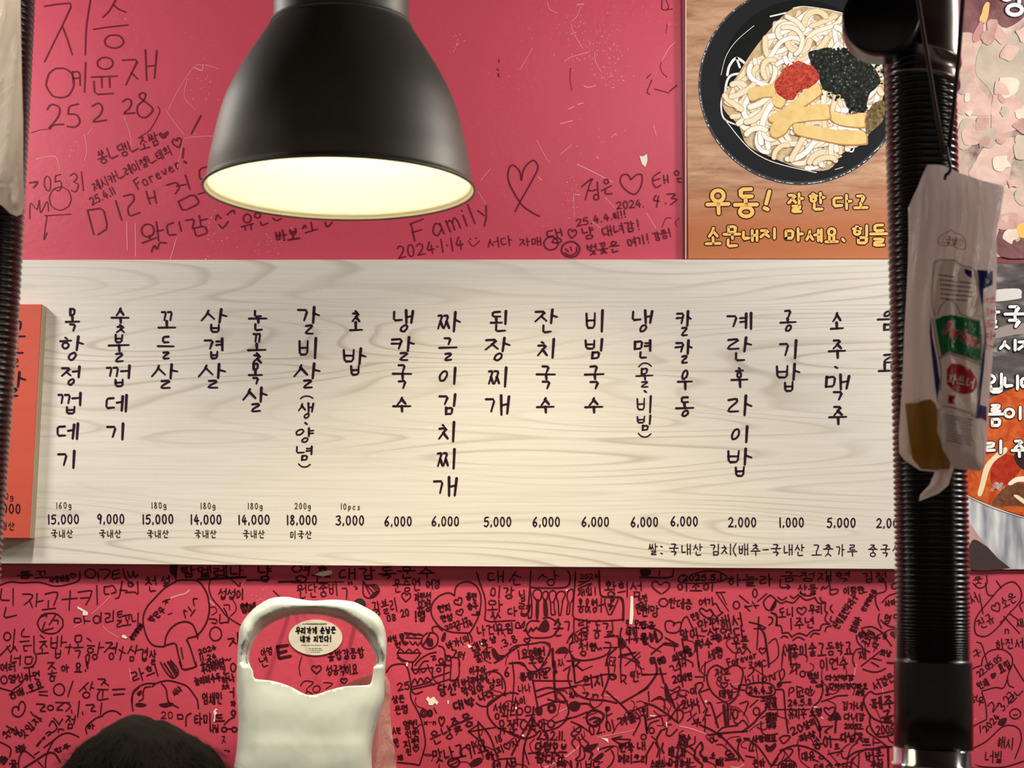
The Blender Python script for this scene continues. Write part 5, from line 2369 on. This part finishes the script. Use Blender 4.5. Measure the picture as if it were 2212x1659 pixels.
po = smooth_prof([(r * mpp, hz(y)) for r, y in prof])
pi_ = [(max(r - 0.0022, 0.002), h_ + (0.0 if i else 0.0)) for i, (r, h_) in enumerate(po)]
b = MB()
b.lathe(po, lc, 96, tilt)
b.build('lamp_shade', m_shade, lamp, True)
b = MB()
keep = [(r, h_) for r, h_ in pi_ if h_ < hz(150)]
keep += [(keep[-1][0] * .6, keep[-1][1] + .004), (0.0005, keep[-1][1] + .006)]
b.lathe(keep, lc, 96, tilt)
b.build('reflector', m_refl, lamp, True)
b = MB()
rr_ = 291 * mpp
b.lathe([(rr_ + .0014 * math.cos(t) - .0006, hz(1268) + .0022 * math.sin(t)) for t in [2 * PI * k / 12 for k in range(13)]], lc, 96, tilt)
b.build('lamp_rim', m_shade, lamp, True)
b = MB()
rn = 146.5 * mpp
b.lathe([(rn + .0025 * math.cos(t) + .002, hz(128) + .003 * math.sin(t)) for t in [2 * PI * k / 12 for k in range(13)]], lc, 96, tilt)
b.build('shade_bead', m_shade, lamp, True)
b = MB()
top = hz(-420)
b.lathe([(rn, top), (rn * .98, top + .004), (rn * .5, top + .02), (.012, top + .03), (.012, top + .06), (.004, top + .065), (0.0004, top + .065)], lc, 64, tilt)
b.build('lamp_cap', m_shade, lamp, True)
b = MB()
b.tube([lc + tilt @ Vector((0, 0, top + .06)), Vector((lc.x + .003, lc.y, 2.75))], .0035, 10)
b.build('cord', m_blackm, lamp, True)
b = MB()
hb = hz(560)
pb = [(0.0005, hb - .05), (.018, hb - .046), (.028, hb - .032), (.031, hb - .016), (.028, hb), (.020, hb + .018), (.014, hb + .03), (.0135, hb + .06)]
b.lathe(pb, lc, 32, tilt)
b.build('bulb', m_bulb, lamp, True)


# ------------------------------------------------------------------ ribbed exhaust hoses
def along(pts, n):
    c = catmull(pts, False, 12)
    acc = [0.0]
    for i in range(1, len(c)):
        acc.append(acc[-1] + math.hypot(c[i][0] - c[i - 1][0], c[i][1] - c[i - 1][1]))
    return c, acc


def ribbed(b, pts, Y, r_px, pitch, amp, nseg=40, phase=0.0):
    """tube along photo-plane points with rounded ribs; pitch(y) is the spacing of ribs in photo units"""
    c, acc = along(pts, 12)
    L = acc[-1]
    P, R = [], []
    s = 0.0
    ph = phase
    j = 0
    while s <= L:
        while j < len(acc) - 2 and acc[j + 1] < s:
            j += 1
        t = (s - acc[j]) / max(acc[j + 1] - acc[j], 1e-6)
        x = c[j][0] + (c[j + 1][0] - c[j][0]) * t
        y = c[j][1] + (c[j + 1][1] - c[j][1]) * t
        k = abs(math.sin(ph * PI))
        P.append(un(x, y, Y))
        R.append((r_px + amp * (k ** 0.8 - .6)) * mpp)
        d = pitch(y) / 8.0
        s += d
        ph += 1.0 / 8.0
    b.tube(P, R, nseg)


YH = -1.39
hose = base_empty('exhaust_hose', tuple(un(2016, 1659, YH)))
tag(hose, 'black ribbed exhaust hose hanging on the right, from steel sleeve down to chrome collar', 'hose')
b = MB()
ribbed(b, [(1986, 120), (1989, 200), (1993, 400), (1998, 600), (2004, 820), (2010, 1040), (2014, 1250), (2015, 1440)], YH, 73, lambda y: 14.6 if y < 950 else (12.0 if y < 1250 else max(5.0, 12.0 - (y - 1250) * .045)), 6.5)
b.build('ribbed_tube', m_black, hose, True)
b = MB()
P = [un(2015, 1425, YH), un(2015, 1432, YH), un(2016, 1530, YH), un(2016, 1622, YH)]
b.tube(P, [76 * mpp, 77.5 * mpp, 78 * mpp, 78 * mpp], 48)
b.build('smooth_cuff', m_blackm, hose, True)
b = MB()
zc = [un(2016, y, YH) for y in (1616, 1617, 1646, 1650, 1655, 1662, 1700, 1900)]
b.tube(zc, [x * mpp for x in (78, 80, 80, 86, 86, 81, 81, 130)], 64)
b.build('chrome_collar', m_chrome, hose, True)
b = MB()
zs = [un(1998, y, YH) for y in (-10, 60, 118, 122, 127, 131, 134, 168, 176, 182)]
zs = [Vector((lerp, YH, p.z)) for lerp, p in zip([un(1999 - i * 1.1, 100, YH).x for i in range(10)], zs)]
zs[0] = Vector((un(1999, 0, YH).x, YH, 2.748))
b.tube(zs, [x * mpp for x in (74.5, 74.5, 75, 80, 81, 80, 77, 77, 80, 80)], 64)
b.build('steel_sleeve', m_steel, hose, True)
b = MB()
dc = un(1903, 36, YH - .055)
ax = Vector((-.18, -1, .0)).normalized()
b.tube([dc - ax * .035, dc - ax * .002, dc, dc + ax * .001], [80 * mpp, 80 * mpp, 78 * mpp, 74 * mpp], 56)
b.build('damper_cap', m_blackm, hose, True)

lh = base_empty('exhaust_hose', tuple(un(-98, 1659, YH)))
tag(lh, 'black ribbed exhaust hose at the left edge of the picture', 'hose')
b = MB()
ribbed(b, [(6, -420), (4, -200), (-1, 0), (-8, 150), (-16, 300), (-23, 420), (-30, 560), (-38, 700), (-47, 820), (-57, 950), (-68, 1090), (-80, 1250), (-92, 1450), (-98, 1659)], YH, 73, lambda y: 13.4, 6.5, 40, .3)
b.build('ribbed_tube', m_black, lh, True)
b = MB()
t0 = un(6, -420, YH)
b.tube([t0 - Vector((0, 0, .03)), Vector((t0.x, t0.y, 2.748))], 76 * mpp, 40)
b.build('steel_sleeve', m_steel, lh, True)
b = MB()
t0 = un(-98, 1650, YH)
b.tube([t0, t0 - Vector((0, 0, .03)), t0 - Vector((0, 0, .10))], [78 * mpp, 80 * mpp, 84 * mpp], 40)
b.build('chrome_collar', m_chrome, lh, True)


# ------------------------------------------------------------------ plastic bags
def seg_d(x, y, poly):
    best = 1e9
    n = len(poly)
    for i in range(n):
        ax_, ay_ = poly[i]
        bx_, by_ = poly[(i + 1) % n]
        dx, dy = bx_ - ax_, by_ - ay_
        t = max(0, min(1, ((x - ax_) * dx + (y - ay_) * dy) / (dx * dx + dy * dy + 1e-9)))
        best = min(best, (x - ax_ - t * dx) ** 2 + (y - ay_ - t * dy) ** 2)
    return math.sqrt(best)


BS, BX, BY = 2.183, 1900, 340
BAG = [(BX + x / BS, BY + y / BS) for x, y in ((225, 35), (262, 34), (300, 38), (340, 55), (380, 75), (480, 108), (587, 135), (582, 190), (570, 260), (556, 320), (550, 370), (554, 440), (553, 530), (549, 660), (545, 800), (533, 950), (520, 1100),
                                                 (512, 1240), (503, 1380), (492, 1462), (470, 1480), (410, 1474), (350, 1466), (325, 1545), (280, 1584), (185, 1622), (192, 1590), (235, 1545), (262, 1482), (190, 1476), (150, 1450), (115, 1425), (93, 1395), (91, 1300),
                                                 (98, 1200), (105, 1100), (112, 950), (118, 800), (126, 660), (133, 520), (137, 370), (135, 240), (158, 185), (180, 140), (202, 85))]
YG = -1.475


def bag_front(px, py, off=0.0):
    d = seg_d(px, py, BAG)
    v = (py - 355) / 640.0
    B = 0.006 + 0.026 * max(0.0, min(1.0, (v - .12) / .5))
    bul = B * (1 - math.exp(-d / 30.0))
    fold = 0.0022 * math.sin((px - 2010) * .16 + 2.2 * math.sin(py * .011)) * min(1, d / 14.0) * (1.2 - .6 * v)
    star = 0.0016 * math.sin(9 * math.atan2(px - 2045, py - 340 + 6)) * max(0, 1 - (py - 350) / 190.0) * min(1, d / 10.0)
    step = 0.004 * (1 / (1 + math.exp(-(px - 2024) / 3.0))) * max(0, min(1, (py - 840) / 30.0)) * min(1, d / 12.0)
    return un(px, py, YG - bul - fold - star - step - off)


b = MB()
cdt(BAG, [], 9.0, bag_front, b, lambda x, y: un(x, y, YG + 0.02 * (1 - math.exp(-seg_d(x, y, BAG) / 25.0)) + .001))
bag = b.build('hanging_bag', m_film, smooth=True, origin=un(2045, 360, YG))
tag(bag, 'milky plastic bag of napkins hanging on a hook in front of the right hose', 'bag')


def decal(name, outl, rgb, off=0.0016, rough=0.5, step=7.0, mm=None):
    bb = MB()
    cdt([(BX + x / BS, BY + y / BS) for x, y in outl], [], step, lambda x, y: bag_front(x, y, off), bb)
    return bb.build(name, mm or film(name + '_film', rgb, 1.0, .5), bag, True)


fbag = lambda off: (lambda x, y: bag_front(x, y, off))
decal('brown_roll', [(120, 1162), (240, 1140), (262, 1160), (275, 1195), (272, 1290), (300, 1380), (335, 1440), (330, 1470), (270, 1476), (195, 1470), (155, 1420), (135, 1300)], (164, 122, 40), .0012)
decal('napkin_pack', [(268, 1190), (300, 1172), (370, 1185), (480, 1225), (502, 1245), (500, 1370), (480, 1470), (400, 1472), (350, 1462), (300, 1390), (275, 1290)], (236, 230, 226), .0012)
decal('printed_panel', [(255, 495), (300, 482), (360, 487), (390, 510), (448, 530), (470, 620), (490, 740), (497, 850), (482, 970), (470, 1100), (458, 1225), (400, 1205), (370, 1186), (300, 1172), (275, 1175), (285, 1020), (262, 880), (246, 740), (250, 600)], (246, 240, 234), .0014)
b = MB()
for pts in (((262, 745), (246, 680), (252, 560), (258, 495), (300, 482), (360, 487), (390, 510), (448, 530), (470, 620), (490, 740), (497, 850), (482, 970), (470, 1100), (458, 1225)),
            ((275, 740), (290, 700), (320, 672), (350, 680), (372, 715), (385, 740), (472, 772)), ((300, 1172), (370, 1186), (410, 1200), (456, 1226)), ((280, 945), (330, 918), (400, 938), (474, 968)), ((282, 952), (330, 926), (400, 948), (474, 978)),
            ((248, 760), (268, 870), (290, 1010), (285, 1100))):
    ribbon(b, catmull([(BX + x / BS, BY + y / BS) for x, y in pts], False, 5), 1.5, fbag(.0026))
b.build('printed_border', mat('bag_dark_green', (48, 66, 56), 0.5), bag)
decal('printed_green_band', [(262, 765), (300, 748), (340, 742), (400, 755), (474, 775), (484, 860), (476, 962), (400, 935), (330, 912), (290, 935), (278, 870)], (40, 140, 84), .0026)
decal('printed_blue_edge', [(460, 530), (535, 535), (533, 600), (490, 620), (488, 700), (505, 840), (492, 1000), (478, 1120), (470, 1230), (455, 1232), (470, 1060), (484, 940), (498, 850), (490, 740), (472, 620)], (40, 52, 116), .0020)
decal('printed_blue_edge', [(240, 740), (250, 850), (272, 960), (285, 1060), (272, 1150), (262, 1080), (245, 920), (236, 820)], (44, 54, 110), .0020)
decal('printed_blue_edge', [(470, 1165), (505, 1175), (505, 1245), (488, 1232), (470, 1228)], (40, 52, 116), .0022)
decal('printed_red_oval', [(318, 1000), (340, 972), (380, 975), (430, 1000), (458, 1045), (460, 1080), (440, 1108), (400, 1118), (350, 1100), (318, 1070)], (196, 26, 40), .0026)
decal('printed_red_square', [(325, 1122), (356, 1124), (354, 1164), (322, 1158)], (188, 40, 48), .0026)
decal('printed_blue_mark', [(400, 525), (436, 535), (436, 568), (418, 560), (402, 545)], (40, 44, 110), .0026)
b = MB()
P_ = lambda x, y: (BX + x / BS, BY + y / BS)


def bag_text(name, s, x0, y0, x1, y1, h_, w, rgb, off=.0032):
    bb = MB()
    p, r_ = P_(x0, y0), P_(x1, y1)
    text_line(bb, s, p[0], p[1], r_[0], r_[1], h_ / BS, w, fbag(off), 0, rb, .84)
    return bb.build(name, mat(name + '_ink', rgb, .5), bag)


bag_text('brand_lettering_outline', 'Partner', 312, 800, 480, 875, 62, 7.0, (206, 188, 178), .0030)
bag_text('brand_lettering', 'Partner', 312, 800, 480, 875, 62, 4.4, (206, 52, 58), .0036)
bag_text('oval_lettering', '파트너', 322, 1040, 448, 1068, 46, 3.0, (226, 200, 196))
b = MB()
ribbon(b, catmull([P_(x, y) for x, y in ((276, 402), (285, 372), (320, 352), (340, 343), (358, 358), (388, 366), (405, 402), (402, 432), (370, 430), (340, 414), (300, 417))], True, 4), 1.4, fbag(.002), closed=True)
b.build('badge_border', mat('badge_border_ink', (62, 66, 56), .5), bag)
bag_text('badge_lettering', '고급냅킨', 284, 384, 396, 402, 34, 1.9, (196, 66, 70), .0024)
for k in range(6):
    b = MB()
    y0, y1 = 555 + k * 22, 572 + k * 21
    x0, x1 = (282, 350) if k == 0 else (285 + k, 436 - (24 if k == 5 else 0))
    x = x0
    while x < x1:
        w_ = rb.uniform(5, 9)
        yq = y0 + (y1 - y0) * (x - x0) / 150
        a, d = P_(x, yq), P_(min(x + w_, x1), yq + w_ * .12)
        ribbon(b, [a, d], 2.6, fbag(.0026))
        x += w_ + rb.uniform(3, 7)
    b.build('small_print', mat('bag_print_grey', (92, 92, 104), .5), bag)
b = MB()
for k in range(11):
    y0 = 1212 + k * 12
    x = 302 + k * 1.5
    while x < 432:
        w_ = rb.uniform(5, 12)
        if not (355 < x < 385 and 1230 < y0 < 1290):
            ribbon(b, [P_(x, y0 + (x - 302) * .2), P_(x + w_, y0 + (x + w_ - 302) * .2)], 2.2, fbag(.0028))
        x += w_ + rb.uniform(3, 7)
b.build('small_print', mat('bag_print_blue', (120, 118, 140), .5), bag)
b = MB()
for ch, y in (('킨', 672), ('프', 728), ('내', 782), ('급', 838), ('고', 888)):
    p = P_(520, y)
    h_, w_ = 46 / BS, 34 / BS
    draw(b, glyph(ch), lambda a_, c_: (p[0] + (c_ - .5) * h_ * -.9 + 2, p[1] + (a_ - .5) * w_ + 0), 2.4, fbag(.003))
b.build('side_lettering', mat('side_lettering_ink', (196, 60, 60), .5), bag)

LB = [(-170, -70), (-60, -75), (44, -70), (45, 60), (47, 160), (50, 260), (50, 350), (51, 400), (54, 440), (47, 462), (36, 467), (22, 461), (4, 444), (-20, 432), (-90, 424), (-160, 430), (-172, 200)]
YQ = -1.50
b = MB()


def lbag(px, py):
    d = seg_d(px, py, LB)
    return un(px, py, YQ - .03 * (1 - math.exp(-d / 22.0)) - .003 * math.sin(px * .13 + py * .02) * min(1, d / 10) - (.004 * noise.noise((px * .06, py * .06, 0)) if py > 375 else 0))


cdt(LB, [], 10.0, lbag, b, lambda x, y: un(x, y, YQ + .015 * (1 - math.exp(-seg_d(x, y, LB) / 22.0)) + .001))
lb = b.build('hanging_bag', m_film_l, smooth=True, origin=un(-60, -60, YQ))
tag(lb, 'milky plastic bag hanging in front of the left hose at the top left corner', 'bag')

# cord and hook that carry the right bag
YC = YG - .012
hk = base_empty('string_loop', tuple(un(2045, 330, YC)))
tag(hk, 'looped brown string with a dark wire hook hanging down the right hose', 'string')
b = MB()
cz = [un(x, y, YC) for x, y in ((1960, -160), (1983, 0), (2004, 130), (2024, 250), (2038, 330))]
cz[0] = Vector((cz[0].x, YC, 2.748))
b.tube(cz, .0022, 8)
b.build('strand', m_cord, hk, True)
b = MB()
cz = [un(x, y, YC) for x, y in ((2088, -160), (2080, 0), (2070, 130), (2058, 250), (2048, 335))]
cz[0] = Vector((cz[0].x, YC, 2.748))
b.tube(cz, .0024, 8)
b.build('strand', mat('dark_brown_cord', (52, 32, 30), .8), hk, True)
b = MB()
b.tube([un(x, y, YC - .004) for x, y in catmull([(2044, 318), (2048, 340), (2052, 355), (2053, 366), (2049, 374), (2043, 379), (2041, 388)], False, 5)], .0017, 8)
b.build('wire_hook', m_wire, hk, True)

# ------------------------------------------------------------------ white apron
AS, AX, AY = 3.615, 400, 1200
OUT = [(AX + x / AS, AY + y / AS) for x, y in catmull([(330, 2500), (345, 1960), (365, 1760), (380, 1659), (400, 1530), (410, 1400), (415, 1300), (408, 1180), (400, 1050), (402, 940), (405, 850), (412, 720), (420, 600), (435, 545), (460, 500), (500, 450), (540, 410), (590, 375),
       (640, 345), (700, 327), (760, 322), (810, 325), (850, 332), (900, 341), (950, 349), (1010, 353), (1060, 350), (1110, 346), (1160, 345), (1210, 347), (1300, 358), (1350, 375), (1400, 400), (1460, 432), (1500, 462), (1530, 500), (1555, 560), (1568, 630),
       (1573, 700), (1568, 800), (1560, 900), (1557, 1000), (1555, 1100), (1540, 1180), (1515, 1260), (1490, 1340), (1470, 1420), (1458, 1500), (1455, 1580), (1460, 1659), (1466, 1780), (1478, 1960), (1490, 2500)], False, 2)]
HOL = [(AX + x / AS, AY + y / AS) for x, y in catmull([(545, 962), (532, 940), (528, 900), (505, 862), (500, 800), (508, 740), (530, 680), (565, 620), (620, 565), (690, 520), (770, 488), (850, 468), (930, 460), (1000, 462), (1080, 468), (1160, 485), (1230, 507),
       (1300, 545), (1350, 585), (1400, 635), (1440, 690), (1470, 750), (1488, 800), (1490, 840), (1472, 870), (1466, 920), (1456, 970), (1440, 1008), (1380, 1015), (1300, 1018), (1220, 1026), (1160, 1042), (1100, 1060), (1050, 1078), (1000, 1090), (940, 1085),
       (890, 1062), (840, 1034), (790, 1012), (740, 995), (690, 982), (640, 974), (590, 970)], True, 2)]
YA = -0.15
INN = [(x, y) for x, y in HOL if y < AY + 880 / AS]


def apron_y(px, py):
    do = seg_d(px, py, OUT[1:-1])
    dh = min(math.hypot(px - x, py - y) for x, y in INN)
    y = YA
    y += 0.030 * math.exp(-do / 5.0)                       # outer edge rolls back
    t = max(0.0, 1 - dh / 17.0)
    up = 1.0 if py < AY + 860 / AS else 0.0
    y += (0.034 * t ** 0.75) * up                            # neck band turns inwards
    if py < AY + 720 / AS:
        y += 0.010 * noise.noise((px * .018, py * .022, 1.3)) * min(1, do / 8.0)
        y += 0.014 * math.exp(-((px - (AX + 960 / AS)) / 26.0) ** 2) * min(1, do / 4.0)
    else:
        y += 0.005 * noise.noise((px * .010, py * .012, 4.1)) * min(1, do / 12.0)
    y -= 0.012 * min(1, do / 45.0) * min(1.0, max(0.0, (py - (AY + 1000 / AS)) / 130.0))
    return y


b = MB()
cdt(OUT, [HOL], 6.5, lambda x, y: un(x, y, apron_y(x, y)), b, lambda x, y: un(x, y, apron_y(x, y)) + Vector((0, .0035, 0)))
ap = b.build('apron', m_apron, smooth=True, origin=un(690, 1659, YA))
tag(ap, 'white apron with a scalloped neckline and wide neck opening hanging below the menu board', 'apron')
BK = [(AX + x / AS, AY + y / AS) for x, y in catmull([(1180, 1050), (1215, 1032), (1300, 985), (1380, 955), (1450, 932), (1520, 915), (1565, 940), (1590, 985), (1602, 1040), (1600, 1150), (1602, 1260), (1615, 1380), (1630, 1500), (1652, 1659), (1690, 2480),
      (1400, 2480), (1380, 1500), (1300, 1200)], True, 2)]
b = MB()
cdt(BK, [], 8.0, lambda x, y: un(x, y, -0.075 + .006 * noise.noise((x * .03, y * .02, 2))), b, lambda x, y: un(x, y, -0.073 + .006 * noise.noise((x * .03, y * .02, 2))))
b.build('back_sheet', m_back, ap, True)
b = MB()
ring = [(x, y) for x, y in INN]
ring = [(x + (x - 690) / 120.0 * 4.5, y - 4.5 + (y - 1420) * -.0) for x, y in ring]
b.tube([un(x, y, apron_y(x, y) - .0005) for x, y in ring], .0011, 6)
b.build('neck_band_seam', mat('apron_seam', (176, 174, 160), .5), ap, True)
# two pegs on the wall that carry the neck band
for k, px in enumerate((604, 756)):
    t = un(px, 1305, YA + .012)
    b = MB()
    b.tube([Vector((t.x, -.0005, t.z)), Vector((t.x, -.004, t.z)), Vector((t.x, -.0045, t.z)), Vector((t.x, YA + .03, t.z))], [.012, .012, .004, .004], 16)
    pg = b.build('wall_peg', m_steel, smooth=False, origin=(t.x, 0, t.z))
    tag(pg, 'small steel peg on the pink wall behind the %s shoulder of the white apron' % ('left', 'right')[k], 'peg', 'pegs behind the apron')

# ------------------------------------------------------------------ person at the lower left, seen from behind: only the dark hair shows
m_skin = mat('skin', (198, 150, 122), 0.5)
m_hair = mat('dark_hair', (20, 17, 12), 0.8, spec=0.03)
m_shirt = mat('dark_shirt', (40, 42, 50), 0.8)
YN = -1.36
hd = un(312, 1545, YN)                      # crown
hx, hzz = hd.x, hd.z
head_c = Vector((hx + .002, YN, hzz - .112))


def skin_mesh(name, verts, edges, m, root, levels=2):
    me = bpy.data.meshes.new(name)
    me.from_pydata([v[:3] for v in verts], edges, [])
    o = bpy.data.objects.new(name, me)
    COL.objects.link(o)
    o.modifiers.new('skin', 'SKIN')
    for i, v in enumerate(verts):
        me.skin_vertices[0].data[i].radius = (v[3], v[4] if len(v) > 4 else v[3])
    me.skin_vertices[0].data[root].use_root = True
    s = o.modifiers.new('sub', 'SUBSURF')
    s.levels = s.render_levels = levels
    dg = bpy.context.evaluated_depsgraph_get()
    dg.update()
    new = bpy.data.meshes.new_from_object(o.evaluated_get(dg))
    vs = [tuple(v.co) for v in new.vertices]
    fs = [tuple(p.vertices) for p in new.polygons]
    bpy.data.objects.remove(o)
    return vs, fs


cx, cyy, cz = head_c
sk = [(cx, cyy, .50, .13, .11), (cx, cyy - .01, .68, .125, .10), (cx, cyy - .01, .88, .14, .105), (cx, cyy, 1.02, .12, .09), (cx, cyy, 1.10, .055, .055),     # 0-4 spine, neck base
      (cx, cyy + .01, cz - .07, .052, .052), (cx, cyy + .012, cz + .01, .078, .092), (cx, cyy + .0, cz + .065, .055, .062),                                    # 5-7 neck, head
      (cx - .17, cyy, 1.02, .055), (cx - .22, cyy + .02, .76, .042), (cx - .17, cyy + .24, .72, .032), (cx - .14, cyy + .33, .73, .026),                       # 8-11 arm
      (cx + .17, cyy, 1.02, .055), (cx + .22, cyy + .02, .76, .042), (cx + .17, cyy + .24, .72, .032), (cx + .14, cyy + .33, .73, .026),                       # 12-15 arm
      (cx - .10, cyy + .10, .52, .085), (cx - .11, cyy + .42, .50, .062), (cx - .11, cyy + .42, .10, .042), (cx - .11, cyy + .50, .045, .038),                  # 16-19 leg
      (cx + .10, cyy + .10, .52, .085), (cx + .11, cyy + .42, .50, .062), (cx + .11, cyy + .42, .10, .042), (cx + .11, cyy + .50, .045, .038)]
ed = [(0, 1), (1, 2), (2, 3), (3, 4), (4, 5), (5, 6), (6, 7), (3, 8), (8, 9), (9, 10), (10, 11), (3, 12), (12, 13), (13, 14), (14, 15), (0, 16), (16, 17), (17, 18), (18, 19), (0, 20), (20, 21), (21, 22), (22, 23)]
vs, fs_ = skin_mesh('body_build', sk, ed, m_skin, 0)
b = MB()
b.add(vs, fs_)
per = b.build('person', m_skin, smooth=True, origin=(cx, cyy, 0))
tag(per, 'person with short dark hair at the lower left, only the head top in view', 'person')
sh = [(v[0], v[1], v[2], (v[3] + .014), (v[4] + .014 if len(v) > 4 else v[3] + .014)) for v in (sk[0:4] + sk[8:11] + sk[12:15])]
vs, fs_ = skin_mesh('shirt_build', sh, [(0, 1), (1, 2), (2, 3), (3, 4), (4, 5), (5, 6), (3, 7), (7, 8), (8, 9)], m_shirt, 0)
b = MB()
b.add(vs, fs_)
b.build('shirt', m_shirt, per, True)
tr_ = [sk[0]] + sk[16:19] + sk[20:23]
tr_ = [(v[0], v[1], v[2], v[3] + .012, (v[4] if len(v) > 4 else v[3]) + .012) for v in tr_]
vs, fs_ = skin_mesh('trouser_build', tr_, [(0, 1), (1, 2), (2, 3), (0, 4), (4, 5), (5, 6)], m_shirt, 0)
b = MB()
b.add(vs, fs_)
b.build('trousers', mat('dark_trousers', (34, 36, 44), .85), per, True)
# hair: a cap with a soft outline and loose strands
OUTL = [(-.20, .150), (-.5, .128)]


def hair_r(d):
    """radius of the hair in direction d from the head centre"""
    r = 1.0 / math.sqrt((d.x / .101) ** 2 + (d.y / .112) ** 2 + (d.z / .104) ** 2)
    r *= 1 + .05 * noise.noise((d.x * 3.1 + 5, d.y * 3.1, d.z * 3.1)) + .02 * noise.noise((d.x * 9, d.y * 9, d.z * 9))
    r += .010 * math.exp(-((math.atan2(d.x, d.z) + .18) / .22) ** 2) * max(0, d.z)      # tuft left of the crown
    return r


b = MB()
nu, nv = 72, 36
vs, fs_ = [], []
for j in range(nv + 1):
    th = PI * .64 * j / nv
    for i in range(nu):
        ph = 2 * PI * i / nu
        d = Vector((math.sin(th) * math.cos(ph), math.sin(th) * math.sin(ph), math.cos(th)))
        r = hair_r(d)
        if d.y > .55 and d.z < .25:
            r *= .97
        vs.append(head_c + d * r)
for j in range(nv):
    for i in range(nu):
        fs_.append((j * nu + i, (j + 1) * nu + i, (j + 1) * nu + (i + 1) % nu, j * nu + (i + 1) % nu))
b.add(vs, fs_)
rh = random.Random(21)
for k in range(5200):
    th = math.acos(1 - rh.random() * 1.25)
    ph = rh.uniform(0, 2 * PI)
    d = Vector((math.sin(th) * math.cos(ph), math.sin(th) * math.sin(ph), math.cos(th)))
    p0 = head_c + d * (hair_r(d) - .002)
    tang = Vector((d.x * .8 + rh.uniform(-.5, .5), d.y * .8 + rh.uniform(-.5, .5), -.5)).normalized()
    side = d.cross(tang).normalized() * .0004
    L = rh.uniform(.014, .034)
    p1 = p0 + tang * L * .5 + d * L * rh.uniform(.10, .30)
    p2 = p0 + tang * L + d * L * rh.uniform(.0, .42)
    b.add([p0 - side, p0 + side, p1 + side * .8, p1 - side * .8, p2], [(0, 1, 2, 3), (3, 2, 4)])
b.build('hair', m_hair, per, True)
# the stool under the person
st = base_empty('stool', (cx, cyy + .02, 0))
tag(st, 'round dark stool under the person at the lower left', 'stool')
b = MB()
b.lathe([(0.0005, .36), (.16, .36), (.165, .375), (.16, .395), (0.0005, .40)], Vector((cx, cyy + .02, 0)), 40)
b.build('seat', m_blackm, st, True)
for k in range(4):
    t = PI / 4 + k * PI / 2
    b = MB()
    b.tube([Vector((cx + .15 * math.cos(t) * 1.1, cyy + .02 + .165 * math.sin(t), 0.0)), Vector((cx + .11 * math.cos(t), cyy + .02 + .11 * math.sin(t), .365))], .012, 12)
    b.build('leg', m_chrome, st, True)
